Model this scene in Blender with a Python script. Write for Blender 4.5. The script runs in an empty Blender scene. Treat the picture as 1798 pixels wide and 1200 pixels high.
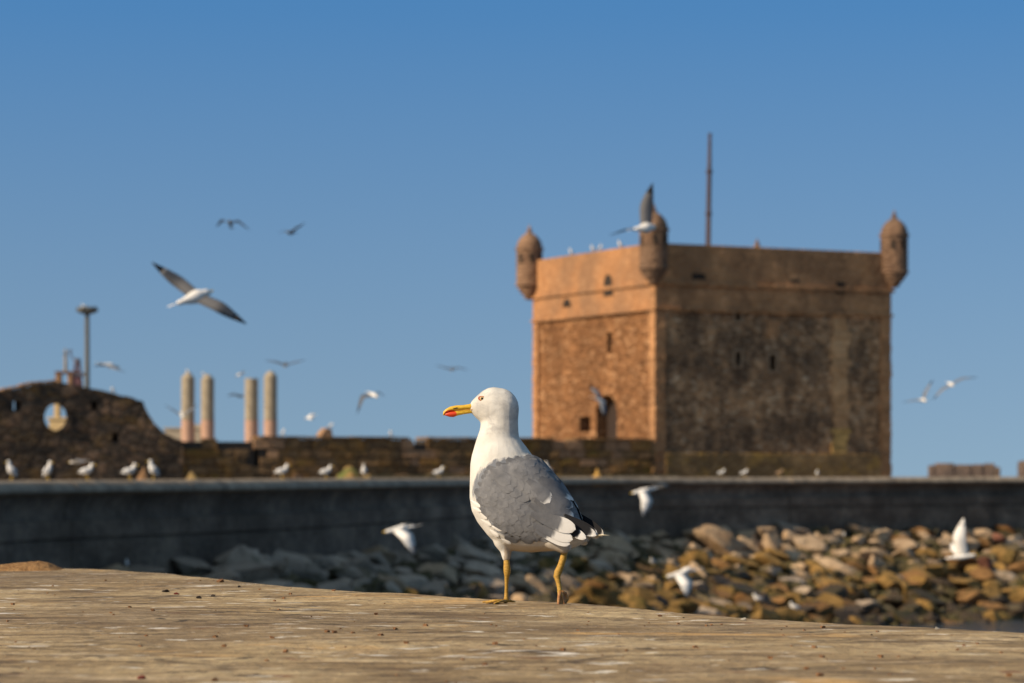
import bpy, bmesh, math, random
import numpy as np
from mathutils import Vector, Matrix, noise
from mathutils.bvhtree import BVHTree

SC = bpy.context.scene
COL = SC.collection
random.seed(11)
R = math.radians

# ------------------------------------------------------------------ camera, sky, sun, exposure
EYE = 5.5                       # metres above the water
FPX, CX, HY = 5000.0, 899.0, 840.0    # focal length, centre and horizon in photo pixels
cam_d = bpy.data.cameras.new('camera')
cam = bpy.data.objects.new('camera', cam_d)
COL.objects.link(cam)
cam.location = (0, 0, EYE)
cam.rotation_euler = (R(90), 0, 0)
cam_d.sensor_width = 36.0
cam_d.lens = FPX / 1798.0 * 36.0
cam_d.shift_y = (HY - 600.0) / 1798.0
cam_d.clip_start = 0.2
cam_d.clip_end = 9000
cam_d.dof.use_dof = True
cam_d.dof.focus_distance = 5.45
cam_d.dof.aperture_fstop = 8.5
SC.camera = cam

SUN_AZ = Vector((-0.885, -0.465, 0)).normalized()
SUN_EL = R(32)
sun_d = bpy.data.lights.new('sun', 'SUN')
sun = bpy.data.objects.new('sun', sun_d)
COL.objects.link(sun)
sun_d.energy = 3.8
sun_d.angle = R(0.5)
sun_d.color = (1.0, 0.80, 0.57)
to_sun = Vector((SUN_AZ.x * math.cos(SUN_EL), SUN_AZ.y * math.cos(SUN_EL), math.sin(SUN_EL)))
sun.rotation_euler = to_sun.to_track_quat('Z', 'Y').to_euler()
sun.location = (-30, -10, 40)

W = bpy.data.worlds.new('World')
SC.world = W
W.use_nodes = True
nt = W.node_tree
nt.nodes.clear()
out = nt.nodes.new('ShaderNodeOutputWorld')
bg = nt.nodes.new('ShaderNodeBackground')
sky = nt.nodes.new('ShaderNodeTexSky')
sky.sky_type = 'NISHITA'
sky.sun_disc = False
sky.sun_elevation = SUN_EL
sky.sun_rotation = math.atan2(SUN_AZ.x, SUN_AZ.y)
sky.altitude = 0
sky.air_density = 1.0
sky.dust_density = 0.6
sky.ozone_density = 0.9
tc = nt.nodes.new('ShaderNodeTexCoord')
sep = nt.nodes.new('ShaderNodeSeparateXYZ')
mz = nt.nodes.new('ShaderNodeMath'); mz.operation = 'MULTIPLY_ADD'
mz.inputs[1].default_value = 1.6; mz.inputs[2].default_value = 0.28
cmb = nt.nodes.new('ShaderNodeCombineXYZ')
nrm = nt.nodes.new('ShaderNodeVectorMath'); nrm.operation = 'NORMALIZE'
L = nt.links.new
L(tc.outputs['Generated'], sep.inputs[0])
L(sep.outputs[2], mz.inputs[0])
L(sep.outputs[0], cmb.inputs[0]); L(sep.outputs[1], cmb.inputs[1]); L(mz.outputs[0], cmb.inputs[2])
L(cmb.outputs[0], nrm.inputs[0])
L(nrm.outputs[0], sky.inputs[0])
hs = nt.nodes.new('ShaderNodeHueSaturation')
mr = nt.nodes.new('ShaderNodeMapRange')          # paler, greyer air towards the horizon
mr.inputs['From Min'].default_value = 0.0; mr.inputs['From Max'].default_value = 0.17
mr.inputs['To Min'].default_value = 0.74; mr.inputs['To Max'].default_value = 1.32
mv = nt.nodes.new('ShaderNodeMapRange')
mv.inputs['From Min'].default_value = 0.0; mv.inputs['From Max'].default_value = 0.17
mv.inputs['To Min'].default_value = 0.50; mv.inputs['To Max'].default_value = 0.72
L(sep.outputs[2], mv.inputs['Value']); L(mv.outputs[0], hs.inputs['Value'])
L(sep.outputs[2], mr.inputs['Value']); 
mr2 = nt.nodes.new('ShaderNodeMapRange')         # and less saturated again towards the zenith
mr2.inputs['From Min'].default_value = 0.16; mr2.inputs['From Max'].default_value = 0.7
mr2.inputs['To Min'].default_value = 0.0; mr2.inputs['To Max'].default_value = 0.75
ms = nt.nodes.new('ShaderNodeMath'); ms.operation = 'SUBTRACT'
L(sep.outputs[2], mr2.inputs['Value']); L(mr.outputs[0], ms.inputs[0]); L(mr2.outputs[0], ms.inputs[1])
L(ms.outputs[0], hs.inputs['Saturation'])
L(sky.outputs[0], hs.inputs['Color'])
tn = nt.nodes.new('ShaderNodeMix'); tn.data_type = 'RGBA'; tn.blend_type = 'MULTIPLY'
tn.inputs[0].default_value = 1.0; tn.inputs[7].default_value = (0.86, 1.01, 1.01, 1)
L(hs.outputs[0], tn.inputs[6]); L(tn.outputs[2], bg.inputs[0])
bg.inputs[1].default_value = 0.15
L(bg.outputs[0], out.inputs[0])

SC.view_settings.view_transform = 'Standard'
SC.view_settings.look = 'None'
SC.view_settings.gamma = 1.0
SC.view_settings.use_curve_mapping = False
SC.view_settings.exposure = 0.6
SC.render.engine = 'CYCLES'
SC.cycles.use_denoising = True
SC.cycles.max_bounces = 6

# ------------------------------------------------------------------ helpers
def P(px, py, D):
    return Vector(((px - CX) / FPX * D, D, EYE + (HY - py) / FPX * D))

def lin(r, g, b):
    f = lambda c: (c / 255 / 12.92) if c / 255 <= 0.04045 else ((c / 255 + 0.055) / 1.055) ** 2.4
    return (f(r), f(g), f(b), 1.0)

class MB:
    """collects geometry for ONE mesh object"""
    def __init__(s):
        s.v, s.f, s.c = [], [], []
    def add(s, vs, fs):
        o = len(s.v)
        s.v += [tuple(v) for v in vs]
        s.f += [tuple(i + o for i in f) for f in fs]
    def box(s, lo, hi, jit=0.0, rot=None, org=None):
        vs = [Vector((x, y, z)) for z in (lo[2], hi[2]) for y in (lo[1], hi[1]) for x in (lo[0], hi[0])]
        if jit:
            vs = [v + Vector((random.uniform(-jit, jit), random.uniform(-jit, jit), random.uniform(-jit, jit))) for v in vs]
        if rot is not None:
            vs = [rot @ v for v in vs]
        if org is not None:
            vs = [v + Vector(org) for v in vs]
        s.add(vs, [(0, 2, 3, 1), (4, 5, 7, 6), (0, 1, 5, 4), (1, 3, 7, 5), (3, 2, 6, 7), (2, 0, 4, 6)])
    def tube(s, pts, rad, n=10, cap=True, flat=1.0, up=None):
        pts = [Vector(p) for p in pts]
        rings = []
        ref = Vector(up) if up is not None else Vector((0, 0, 1))
        for i, p in enumerate(pts):
            a = pts[max(i - 1, 0)]; b = pts[min(i + 1, len(pts) - 1)]
            t = (b - a).normalized()
            x = t.cross(ref)
            if x.length < 1e-3:
                x = t.cross(Vector((1, 0, 0)))
            x.normalize(); y = x.cross(t).normalized()
            r = rad[i] if hasattr(rad, '__len__') else rad
            rings.append([p + x * (r * math.cos(2 * math.pi * k / n)) + y * (r * flat * math.sin(2 * math.pi * k / n)) for k in range(n)])
        vs = [v for r_ in rings for v in r_]
        fs = []
        for i in range(len(rings) - 1):
            for k in range(n):
                k2 = (k + 1) % n
                fs.append((i * n + k, i * n + k2, (i + 1) * n + k2, (i + 1) * n + k))
        if cap:
            fs.append(tuple(range(n - 1, -1, -1)))
            fs.append(tuple((len(rings) - 1) * n + k for k in range(n)))
        s.add(vs, fs)
    def lathe(s, prof, org=(0, 0, 0), n=24, off=0.0):
        org = Vector(org)
        vs = [org + Vector((r * math.cos(2 * math.pi * (k + off) / n), r * math.sin(2 * math.pi * (k + off) / n), z)) for r, z in prof for k in range(n)]
        fs = []
        for i in range(len(prof) - 1):
            for k in range(n):
                k2 = (k + 1) % n
                fs.append((i * n + k, i * n + k2, (i + 1) * n + k2, (i + 1) * n + k))
        fs.append(tuple(range(n - 1, -1, -1)))
        fs.append(tuple((len(prof) - 1) * n + k for k in range(n)))
        s.add(vs, fs)
    def mesh(s, name):
        me = bpy.data.meshes.new(name)
        me.from_pydata(s.v, [], s.f)
        me.update()
        return me
    def build(s, name, mat, parent=None, smooth=False, loc=None, fix=True, bevel=0):
        me = s.mesh(name)
        if fix:
            bm = bmesh.new(); bm.from_mesh(me)
            bmesh.ops.recalc_face_normals(bm, faces=bm.faces)
            bm.to_mesh(me); bm.free()
        if smooth:
            me.shade_smooth()
        o = bpy.data.objects.new(name, me)
        COL.objects.link(o)
        if mat is not None:
            me.materials.append(mat)
        if parent is not None:
            o.parent = parent
        if loc is not None:
            o.location = loc
        if bevel:
            b = o.modifiers.new('bevel', 'BEVEL'); b.width = bevel; b.segments = 2; b.limit_method = 'ANGLE'
        return o

def link_mesh(name, me, parent=None, loc=(0, 0, 0), mat=None):
    o = bpy.data.objects.new(name, me)
    COL.objects.link(o)
    o.location = loc
    if parent is not None:
        o.parent = parent
    if mat is not None and not me.materials:
        me.materials.append(mat)
    return o

def tag(o, label=None, cat=None, group=None, kind=None):
    if label: o['label'] = label
    if cat: o['category'] = cat
    if group: o['group'] = group
    if kind: o['kind'] = kind
    return o

def empty(name, loc, rz=0.0, label=None, cat=None, group=None):
    o = bpy.data.objects.new(name, None)
    COL.objects.link(o)
    o.location = loc
    o.rotation_euler = (0, 0, rz)
    o.empty_display_size = 0.2
    return tag(o, label, cat, group)

def copy_tree(o, parent=None):
    c = o.copy(); COL.objects.link(c); c.parent = parent
    for ch in list(o.children):
        copy_tree(ch, c)
    return c

def remesh(mb, voxel, smooth=6, name='m'):
    """union of overlapping solids -> one continuous skin"""
    me = mb.mesh(name)
    o = bpy.data.objects.new('tmp', me); COL.objects.link(o)
    m = o.modifiers.new('r', 'REMESH'); m.mode = 'VOXEL'; m.voxel_size = voxel
    if smooth:
        s = o.modifiers.new('s', 'SMOOTH'); s.factor = 0.5; s.iterations = smooth
    dg = bpy.context.evaluated_depsgraph_get()
    me2 = bpy.data.meshes.new_from_object(o.evaluated_get(dg))
    bpy.data.objects.remove(o); bpy.data.meshes.remove(me)
    me2.name = name
    me2.shade_smooth()
    return me2

# ------------------------------------------------------------------ material helpers
class NM:
    def __init__(s, name, rough=0.85, spec=0.3):
        s.m = bpy.data.materials.new(name)
        s.m.use_nodes = True
        s.nt = s.m.node_tree
        s.b = s.nt.nodes['Principled BSDF']
        s.b.inputs['Roughness'].default_value = rough
        s.b.inputs['Specular IOR Level'].default_value = spec
        s._tc = None
    def n(s, t, **kw):
        x = s.nt.nodes.new(t)
        for k, v in kw.items():
            setattr(x, k, v)
        return x
    def l(s, a, b):
        s.nt.links.new(a, b)
    def co(s, kind='Object', scale=None):
        if s._tc is None:
            s._tc = s.n('ShaderNodeTexCoord')
        o = s._tc.outputs[kind]
        if scale is not None:
            mp = s.n('ShaderNodeMapping'); mp.inputs['Scale'].default_value = scale
            s.l(o, mp.inputs[0]); o = mp.outputs[0]
        return o
    def pos(s, scale=None):
        o = s.n('ShaderNodeNewGeometry').outputs['Position']
        if scale is not None:
            mp = s.n('ShaderNodeMapping'); mp.inputs['Scale'].default_value = scale
            s.l(o, mp.inputs[0]); o = mp.outputs[0]
        return o
    def noise(s, vec, scale, detail=4, rough=0.55, dist=0.0):
        x = s.n('ShaderNodeTexNoise')
        x.inputs['Scale'].default_value = scale; x.inputs['Detail'].default_value = detail
        x.inputs['Roughness'].default_value = rough; x.inputs['Distortion'].default_value = dist
        s.l(vec, x.inputs['Vector'])
        return x.outputs['Fac']
    def voro(s, vec, scale, feature='F1', rand=1.0):
        x = s.n('ShaderNodeTexVoronoi'); x.feature = feature
        x.inputs['Scale'].default_value = scale; x.inputs['Randomness'].default_value = rand
        s.l(vec, x.inputs['Vector'])
        return x
    def ramp(s, fac, stops, interp='LINEAR'):
        x = s.n('ShaderNodeValToRGB'); e = x.color_ramp; e.interpolation = interp
        while len(e.elements) < len(stops):
            e.elements.new(0.5)
        for el, (p, c) in zip(e.elements, stops):
            el.position = p
            el.color = c if hasattr(c, '__len__') else (c, c, c, 1)
        s.l(fac, x.inputs[0])
        return x.outputs[0]
    def mix(s, fac, a, b, mode='MIX'):
        x = s.n('ShaderNodeMix', data_type='RGBA', blend_type=mode)
        for sock, val in ((x.inputs[0], fac), (x.inputs[6], a), (x.inputs[7], b)):
            if hasattr(val, 'is_linked') or hasattr(val, 'links'):
                s.l(val, sock)
            else:
                sock.default_value = val
        return x.outputs[2]
    def math(s, op, a, b=0.0, c=0.0):
        x = s.n('ShaderNodeMath', operation=op)
        for sock, val in zip(x.inputs, (a, b, c)):
            if hasattr(val, 'links'):
                s.l(val, sock)
            else:
                sock.default_value = val
        return x.outputs[0]
    def rand(s):
        return s.n('ShaderNodeObjectInfo').outputs['Random']
    def attr(s, name, out='Fac'):
        x = s.n('ShaderNodeAttribute'); x.attribute_name = name
        return x.outputs[out]
    def bump(s, h, dist=0.05, strength=1.0):
        x = s.n('ShaderNodeBump'); x.inputs['Distance'].default_value = dist; x.inputs['Strength'].default_value = strength
        s.l(h, x.inputs['Height'])
        s.l(x.outputs[0], s.b.inputs['Normal'])
    def col(s, c):
        if hasattr(c, 'links'):
            s.l(c, s.b.inputs['Base Color'])
        else:
            s.b.inputs['Base Color'].default_value = c
        return s

def plain(name, c, rough=0.7, var=0.25, scale=6.0, bump=0.0):
    m = NM(name, rough)
    f = m.noise(m.co(), scale, 4)
    d = tuple(x * (1 - var) for x in c[:3]) + (1,)
    e = tuple(min(1, x * (1 + var)) for x in c[:3]) + (1,)
    m.col(m.ramp(f, [(0.3, d), (0.7, e)]))
    if bump:
        m.bump(f, bump)
    return m.m

def masonry(name, cols, mortar, cell=2.3, stain=0.6, stain_col=(0.03, 0.027, 0.024, 1), zs=1.5, moss=None, bump=0.09, edge=(0.40, 0.60), speck=None):
    """rubble stone: cells of uneven tone, recessed mortar, broad weather stains"""
    m = NM(name, 0.95, 0.15)
    v = m.co('Object', (1, 1, zs))
    warp = m.n('ShaderNodeTexNoise'); warp.inputs['Scale'].default_value = 1.3; m.l(v, warp.inputs['Vector'])
    add = m.n('ShaderNodeVectorMath', operation='MULTIPLY_ADD')
    m.l(warp.outputs['Color'], add.inputs[0]); add.inputs[1].default_value = (0.35, 0.35, 0.35); m.l(v, add.inputs[2])
    vv = add.outputs[0]
    v1 = m.voro(vv, cell)
    ed = m.voro(vv, cell, 'DISTANCE_TO_EDGE')
    sepc = m.n('ShaderNodeSeparateColor'); m.l(v1.outputs['Color'], sepc.inputs[0])
    c = m.ramp(sepc.outputs[0], cols, 'LINEAR')
    fine = m.noise(v, 9.0, 5, 0.65)
    c = m.mix(m.math('MULTIPLY', m.ramp(fine, [(0.35, 0.0), (0.7, 1.0)]), 0.35), c, mortar)
    c = m.mix(m.ramp(ed.outputs['Distance'], [(0.02, 1.0), (0.09, 0.0)]), c, mortar)
    big = m.noise(m.co('Object', (1, 1, 0.8)), 0.33, 6, 0.62)
    c = m.mix(m.math('MULTIPLY', m.ramp(big, [(edge[0], 1.0), (edge[1], 0.0)]), stain), c, stain_col)
    if speck is not None:
        sk = m.noise(v, 6.0, 4, 0.7)
        c = m.mix(m.math('MULTIPLY', m.ramp(sk, [(0.54, 0.0), (0.64, 1.0)]), 0.8), c, speck)
        s3 = m.noise(m.co('Object', (1, 1, 0.45)), 0.9, 5, 0.65)
        c = m.mix(m.math('MULTIPLY', m.ramp(s3, [(0.42, 1.0), (0.52, 0.0)]), 0.5), c, stain_col)
    if moss is not None:
        mo = m.noise(v, 0.9, 5, 0.6, 0.4)
        c = m.mix(m.math('MULTIPLY', m.ramp(mo, [(0.52, 0.0), (0.66, 1.0)]), 0.8), c, moss)
    m.col(c)
    h = m.math('ADD', m.ramp(ed.outputs['Distance'], [(0.0, 0.0), (0.22, 1.0)]), m.math('MULTIPLY', fine, 0.7))
    h = m.math('ADD', h, m.math('MULTIPLY', sepc.outputs[1], 0.8))
    m.bump(h, bump)
    return m.m
# ------------------------------------------------------------------ sea, quay
m = NM('sea_water', 0.12, 0.5)
h = m.math('ADD', m.noise(m.pos((1, 1, 1)), 1.6, 5, 0.55), m.math('MULTIPLY', m.noise(m.pos(), 0.35, 3), 1.5))
m.col((0.035, 0.04, 0.04, 1)); m.bump(h, 0.35, 0.6)
M_water = m.m
w = MB()
w.add([(-2500, -200, 0), (2500, -200, 0), (2500, 4000, 0), (-2500, 4000, 0)], [(0, 1, 2, 3)])
tag(w.build('sea', M_water), 'dark rippled harbour water at the foot of the boulders', kind='structure')

# seawall plan: curve of the wall's outer face
WPX = [(-260, 47), (0, 55), (100, 58), (500, 69), (800, 87), (940, 101), (1050, 109), (1220, 114), (1400, 118), (1798, 125), (2150, 131)]
WPT = [Vector(((px - CX) / FPX * D, D)) for px, D in WPX]
def catmull(p, n=12):
    o = []
    for i in range(len(p) - 1):
        p0, p1, p2, p3 = p[max(i - 1, 0)], p[i], p[i + 1], p[min(i + 2, len(p) - 1)]
        for k in range(n):
            t = k / n
            o.append(0.5 * ((2 * p1) + (p2 - p0) * t + (2 * p0 - 5 * p1 + 4 * p2 - p3) * t * t + (3 * p1 - p0 - 3 * p2 + p3) * t ** 3))
    o.append(p[-1]); return o
_c = catmull(WPT)
_s = [0.0]
for a, b in zip(_c, _c[1:]):
    _s.append(_s[-1] + (b - a).length)
WLEN = _s[-1]
def wall_at(s):
    s = min(max(s, 0), WLEN - 1e-4)
    i = int(np.searchsorted(_s, s, side='right')) - 1
    i = min(max(i, 0), len(_c) - 2)
    t = (s - _s[i]) / (_s[i + 1] - _s[i])
    p = _c[i].lerp(_c[i + 1], t)
    d = (_c[i + 1] - _c[i]).normalized()
    return p, d, Vector((d.y, -d.x))          # point, along, outward (towards the water)
def wall_top(s):
    return EYE - 0.05 + 0.13 * s / WLEN
def wall_s(px):
    k = (px - CX) / FPX
    best = min(range(len(_c)), key=lambda i: abs(_c[i].x - k * _c[i].y))
    return _s[best]

q = MB()
back = [_c[i] - wall_at(_s[i])[2] * 0.5 for i in range(0, len(_c), 6)]
qv = [(p.x, p.y, EYE - 0.75) for p in back] + [(60, 230, EYE - 0.75), (-120, 230, EYE - 0.75), (-60, 40, EYE - 0.75)]
q.add(qv, [tuple(range(len(qv)))])
tag(q.build('ground', plain('quay_stone', (0.22, 0.18, 0.13, 1), 0.9)), 'paved quay behind the seawall', kind='structure')

# ------------------------------------------------------------------ seawall in cast panels
m = NM('seawall_concrete', 0.9, 0.2)
v = m.co('Object')
a_ = m.noise(m.co('Object', (0.6, 0.6, 1)), 1.3, 7, 0.7)
b_ = m.noise(v, 6.0, 5, 0.6)
c = m.ramp(a_, [(0.25, (0.075, 0.056, 0.042, 1)), (0.5, (0.165, 0.122, 0.088, 1)), (0.75, (0.36, 0.26, 0.18, 1))])
c = m.mix(m.math('MULTIPLY', m.ramp(b_, [(0.45, 0.0), (0.72, 1.0)]), 0.5), c, (0.38, 0.275, 0.18, 1))
c = m.mix(m.math('MULTIPLY', m.rand(), 0.5), c, (0.075, 0.058, 0.043, 1))
dr = m.noise(m.co('Object', (0.5, 0.5, 0.6)), 1.1, 6, 0.72)
c = m.mix(m.math('MULTIPLY', m.ramp(dr, [(0.40, 1.0), (0.54, 0.0)]), 0.5), c, (0.06, 0.042, 0.028, 1))
c = m.mix(m.math('MULTIPLY', m.ramp(dr, [(0.56, 0.0), (0.68, 1.0)]), 0.45), c, (0.36, 0.27, 0.185, 1))
m.col(c); m.bump(m.math('ADD', a_, m.math('MULTIPLY', b_, 0.6)), 0.06)
M_sea = m.m
m = NM('seawall_coping', 0.9, 0.2)
a_ = m.noise(m.co('Object'), 2.2, 6, 0.65)
m.col(m.ramp(a_, [(0.3, (0.15, 0.12, 0.088, 1)), (0.7, (0.40, 0.32, 0.23, 1))])); m.bump(a_, 0.04)
M_cop = m.m
PROF_LOW = [(-0.9, -0.30), (0.10, -0.30), (0.04, -0.38), (-0.04, -0.50), (-0.07, -0.66), (-0.05, -0.82), (0.09, -0.83), (0.10, -1.19), (0.04, -1.21), (0.04, -1.25), (0.10, -1.27), (0.12, -5.0), (-0.9, -5.0)]
PROF_TOP = [(-1.1, 0.0), (0.0, 0.0), (0.09, -0.025), (0.19, -0.10), (0.25, -0.17), (0.26, -0.22), (0.22, -0.26), (0.12, -0.298), (-1.1, -0.298)]
seawall = empty('seawall', (0, 70, 0), 0, 'long dark curving concrete seawall with a rounded lip and a row of perched gulls', 'seawall')
def sweep(prof, s0, s1, n, dz=0.0, dn=0.0):
    b = MB(); k = len(prof); vs = []; fs = []
    for i in range(n + 1):
        s = s0 + (s1 - s0) * i / n
        p, d, nn = wall_at(s)
        for o_, z in prof:
            x = p + nn * (o_ + dn)
            vs.append((x.x, x.y - 70, wall_top(s) + z + dz))
    for i in range(n):
        for j in range(k):
            j2 = (j + 1) % k
            fs.append((i * k + j, i * k + j2, (i + 1) * k + j2, (i + 1) * k + j))
    fs.append(tuple(range(k))); fs.append(tuple(n * k + j for j in range(k)))
    b.add(vs, fs); return b
def soft(o):
    o.data.shade_smooth(); o.data.set_sharp_from_angle(angle=R(24)); return o
s = 0.0
random.seed(3)
while s < WLEN - 2:
    e = min(s + random.uniform(5.2, 6.6), WLEN)
    dn = random.uniform(-0.02, 0.02)
    soft(sweep(PROF_LOW, s + 0.012, e - 0.012, 6, 0, dn).build('panel', M_sea, seawall))
    soft(sweep(PROF_TOP, s + 0.012, e - 0.012, 6, random.uniform(-0.015, 0.012), dn).build('coping', M_cop, seawall))
    s = e

# ------------------------------------------------------------------ rock slope
def slope_z(o_, D=110.0):
    return EYE - 2.06 - 0.22 * min(max((D - 60) / 50, 0), 1) - max(o_ - 0.3, 0) * 0.33
m = NM('slope_rubble', 0.95, 0.1)
f = m.noise(m.pos(), 2.5, 6, 0.7)
m.col(m.ramp(f, [(0.3, (0.012, 0.010, 0.008, 1)), (0.7, (0.06, 0.045, 0.025, 1))])); m.bump(f, 0.3)  # near-black to dark brown, varied by noise
sl = MB(); vs = []; fs = []
NS, NO = 110, 22
for i in range(NS + 1):
    p, d, nn = wall_at(WLEN * i / NS)
    for j in range(NO + 1):
        o_ = 0.12 + 12.0 * j / NO
        x = p + nn * o_
        z = slope_z(o_, x.y) - 0.42 + 0.3 * noise.noise(Vector((x.x * 0.8, x.y * 0.8, 0)))
        vs.append((x.x, x.y, z))
for i in range(NS):
    for j in range(NO):
        a = i * (NO + 1) + j
        fs.append((a, a + NO + 1, a + NO + 2, a + 1))
sl.add(vs, fs)
tag(sl.build('terrain', m.m, smooth=True), 'dark rubble slope under the boulders', kind='structure')

EDGE = [(-900, 948), (-300, 975), (0, 1000), (110, 999), (200, 1001), (300, 1008), (400, 1019), (470, 1029), (540, 1036), (640, 1042), (720, 1045), (820, 1051), (890, 1055), (1000, 1061), (1140, 1071), (1300, 1082), (1500, 1095), (1650, 1104), (1798, 1113), (2100, 1132), (2600, 1165)]
def edge_y(px):
    return float(np.interp(px, [e[0] for e in EDGE], [e[1] for e in EDGE]))

def rock_mesh(seed, sub=3):
    rng = random.Random(seed)
    bm = bmesh.new()
    bmesh.ops.create_icosphere(bm, subdivisions=sub, radius=1.0)
    planes = []
    for _ in range(12):
        n_ = Vector((rng.gauss(0, 1), rng.gauss(0, 1), rng.gauss(0, 1))).normalized()
        planes.append((n_, rng.uniform(0.40, 0.74)))
    off = Vector((seed * 7.3, seed * 3.1, 0))
    for v_ in bm.verts:
        p = v_.co.copy()
        for n_, d in planes:
            t = p.dot(n_) - d
            if t > 0:
                p -= n_ * t * 0.97
        p *= 1 + 0.13 * noise.fractal(p * 2.1 + off, 1.0, 2.0, 4)
        v_.co = p
    me = bpy.data.meshes.new('boulder'); bm.to_mesh(me); bm.free()
    me.shade_smooth()
    me.set_sharp_from_angle(angle=R(30))
    return me

def rock_mat(name, a, b, alg=None, alg_lo=0.5, alg_hi=0.7, wet=0.9):
    m = NM(name, wet, 0.25)
    v = m.pos()
    f = m.noise(v, 1.6, 7, 0.68)
    g = m.noise(v, 9.0, 4, 0.7)
    c = m.ramp(f, [(0.3, a), (0.68, b)])
    c = m.mix(m.math('MULTIPLY', m.rand(), 0.55), c, tuple(x * 0.55 for x in a[:3]) + (1,))
    if alg is not None:
        k = m.noise(v, 0.9, 6, 0.7, 0.5)
        c = m.mix(m.math('MULTIPLY', m.ramp(k, [(alg_lo, 0.0), (alg_hi, 1.0)]), 0.85), c, alg)
    pit = m.ramp(m.noise(v, 4.5, 4, 0.75), [(0.32, 1.0), (0.42, 0.0)])
    c = m.mix(m.math('MULTIPLY', pit, 0.6), c, (0.02, 0.017, 0.013, 1))
    m.col(c)
    m.bump(m.math('ADD', f, m.math('MULTIPLY', g, 0.35)), 0.16)
    return m.m
OCHRE = (0.26, 0.15, 0.03, 1); MOSS = (0.055, 0.05, 0.012, 1)
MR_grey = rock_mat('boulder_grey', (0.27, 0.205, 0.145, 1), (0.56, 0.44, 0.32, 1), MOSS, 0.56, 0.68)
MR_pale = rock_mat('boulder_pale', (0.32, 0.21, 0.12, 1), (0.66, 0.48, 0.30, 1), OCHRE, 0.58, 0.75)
MR_ochre = rock_mat('boulder_ochre', (0.19, 0.11, 0.03, 1), (0.42, 0.25, 0.08, 1), MOSS, 0.47, 0.62)
MR_dark = rock_mat('boulder_wet', (0.035, 0.027, 0.02, 1), (0.12, 0.08, 0.045, 1), MOSS, 0.5, 0.62, 0.6)
MR_rust = rock_mat('boulder_rust', (0.15, 0.075, 0.026, 1), (0.36, 0.195, 0.072, 1), MOSS, 0.52, 0.66)
MR_red = rock_mat('boulder_red', (0.13, 0.05, 0.03, 1), (0.26, 0.115, 0.075, 1))
RM = {}
for key, mm in (('grey', MR_grey), ('pale', MR_pale), ('ochre', MR_ochre), ('dark', MR_dark), ('rust', MR_rust), ('red', MR_red)):
    RM[key] = []
    for i in range(7):
        me = rock_mesh(i * 5 + len(key), 3); me.materials.append(mm); RM[key].append(me)
RLAB = {'grey': ('bluish grey boulder heaped below the shaded dark stretch of seawall', 'grey boulders below the shaded seawall'),
        'pale': ('dry pale sandstone boulder on the top rows against the sunlit seawall', 'pale boulders at the foot of the seawall'),
        'ochre': ('ochre and moss stained boulder on the middle of the sunlit slope', 'ochre boulders on the slope'),
        'rust': ('', 'rusty brown boulders on the slope'),
        'dark': ('dark wet weedy boulder low down near the water', 'dark wet boulders at the waterline')}
random.seed(21)
cand = []
o_ = 0.55
row = 0
while o_ < 11.2:
    s = random.uniform(0, 1.0)
    while s < WLEN:
        cand.append((s + random.uniform(-0.2, 0.2), o_ + random.uniform(-0.26, 0.26), row))
        s += random.uniform(1.0, 1.5) if s < 45 else random.uniform(1.02, 1.5)
    o_ += 0.86; row += 1
rocks = []
for ss, oo, row in cand:
    p, d, nn = wall_at(ss)
    x = p + nn * oo
    z = slope_z(oo, x.y) + random.uniform(-0.12, 0.16)
    D = x.y
    px = CX + x.x / D * FPX; py = HY - (z + 0.4 - EYE) / D * FPX
    if px < -60 or px > 1860 or py > edge_y(px) + 6 or z < -0.45:
        continue
    hid = 830 < px < 1010 and py < 965                   # behind the big gull
    rocks.append((hid or px < -5 or px > 1803, D, x, z, px, ss, oo, row))
rocks.sort(key=lambda r_: r_[:2])
ORD = ['top', 'second', 'third', 'fourth', 'fifth', 'sixth', 'seventh', 'eighth', 'ninth', 'tenth', 'eleventh', 'twelfth', 'thirteenth', 'fourteenth']
NTH = ['first', 'second', 'third', 'fourth', 'fifth', 'sixth', 'seventh', 'eighth', 'ninth', 'tenth', 'eleventh', 'twelfth']
ZONE = [(330, 'above the rim by the earth mound'), (440, 'behind the brown pebble'), (540, 'below the tallest pillar'), (660, 'below the net heap'), (760, 'below the warm lit flying gull'),
        (850, 'before the big gull breast'), (990, 'between the big gull legs'), (1080, 'behind the big gull tail'), (1165, 'below the gull flying by the wall'), (1240, 'around the gull with hanging wing'),
        (1340, 'below the first dark fort loophole'), (1420, 'below the second dark fort loophole'), (1510, 'below the pale fort strip'), (1590, 'below the far fort corner'),
        (1665, 'between fort and distant ruin'), (1735, 'below the one winged white gull'), (9999, 'past the distant ruin')]
TONE = {'grey': 'bluish grey', 'pale': 'pale sandstone', 'ochre': 'ochre mossy', 'dark': 'dark wet', 'rust': 'rusty brown'}
picked = []
rest = MB(); rest_m = []; KEYS = ['ochre', 'pale', 'grey', 'rust', 'dark']
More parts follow.
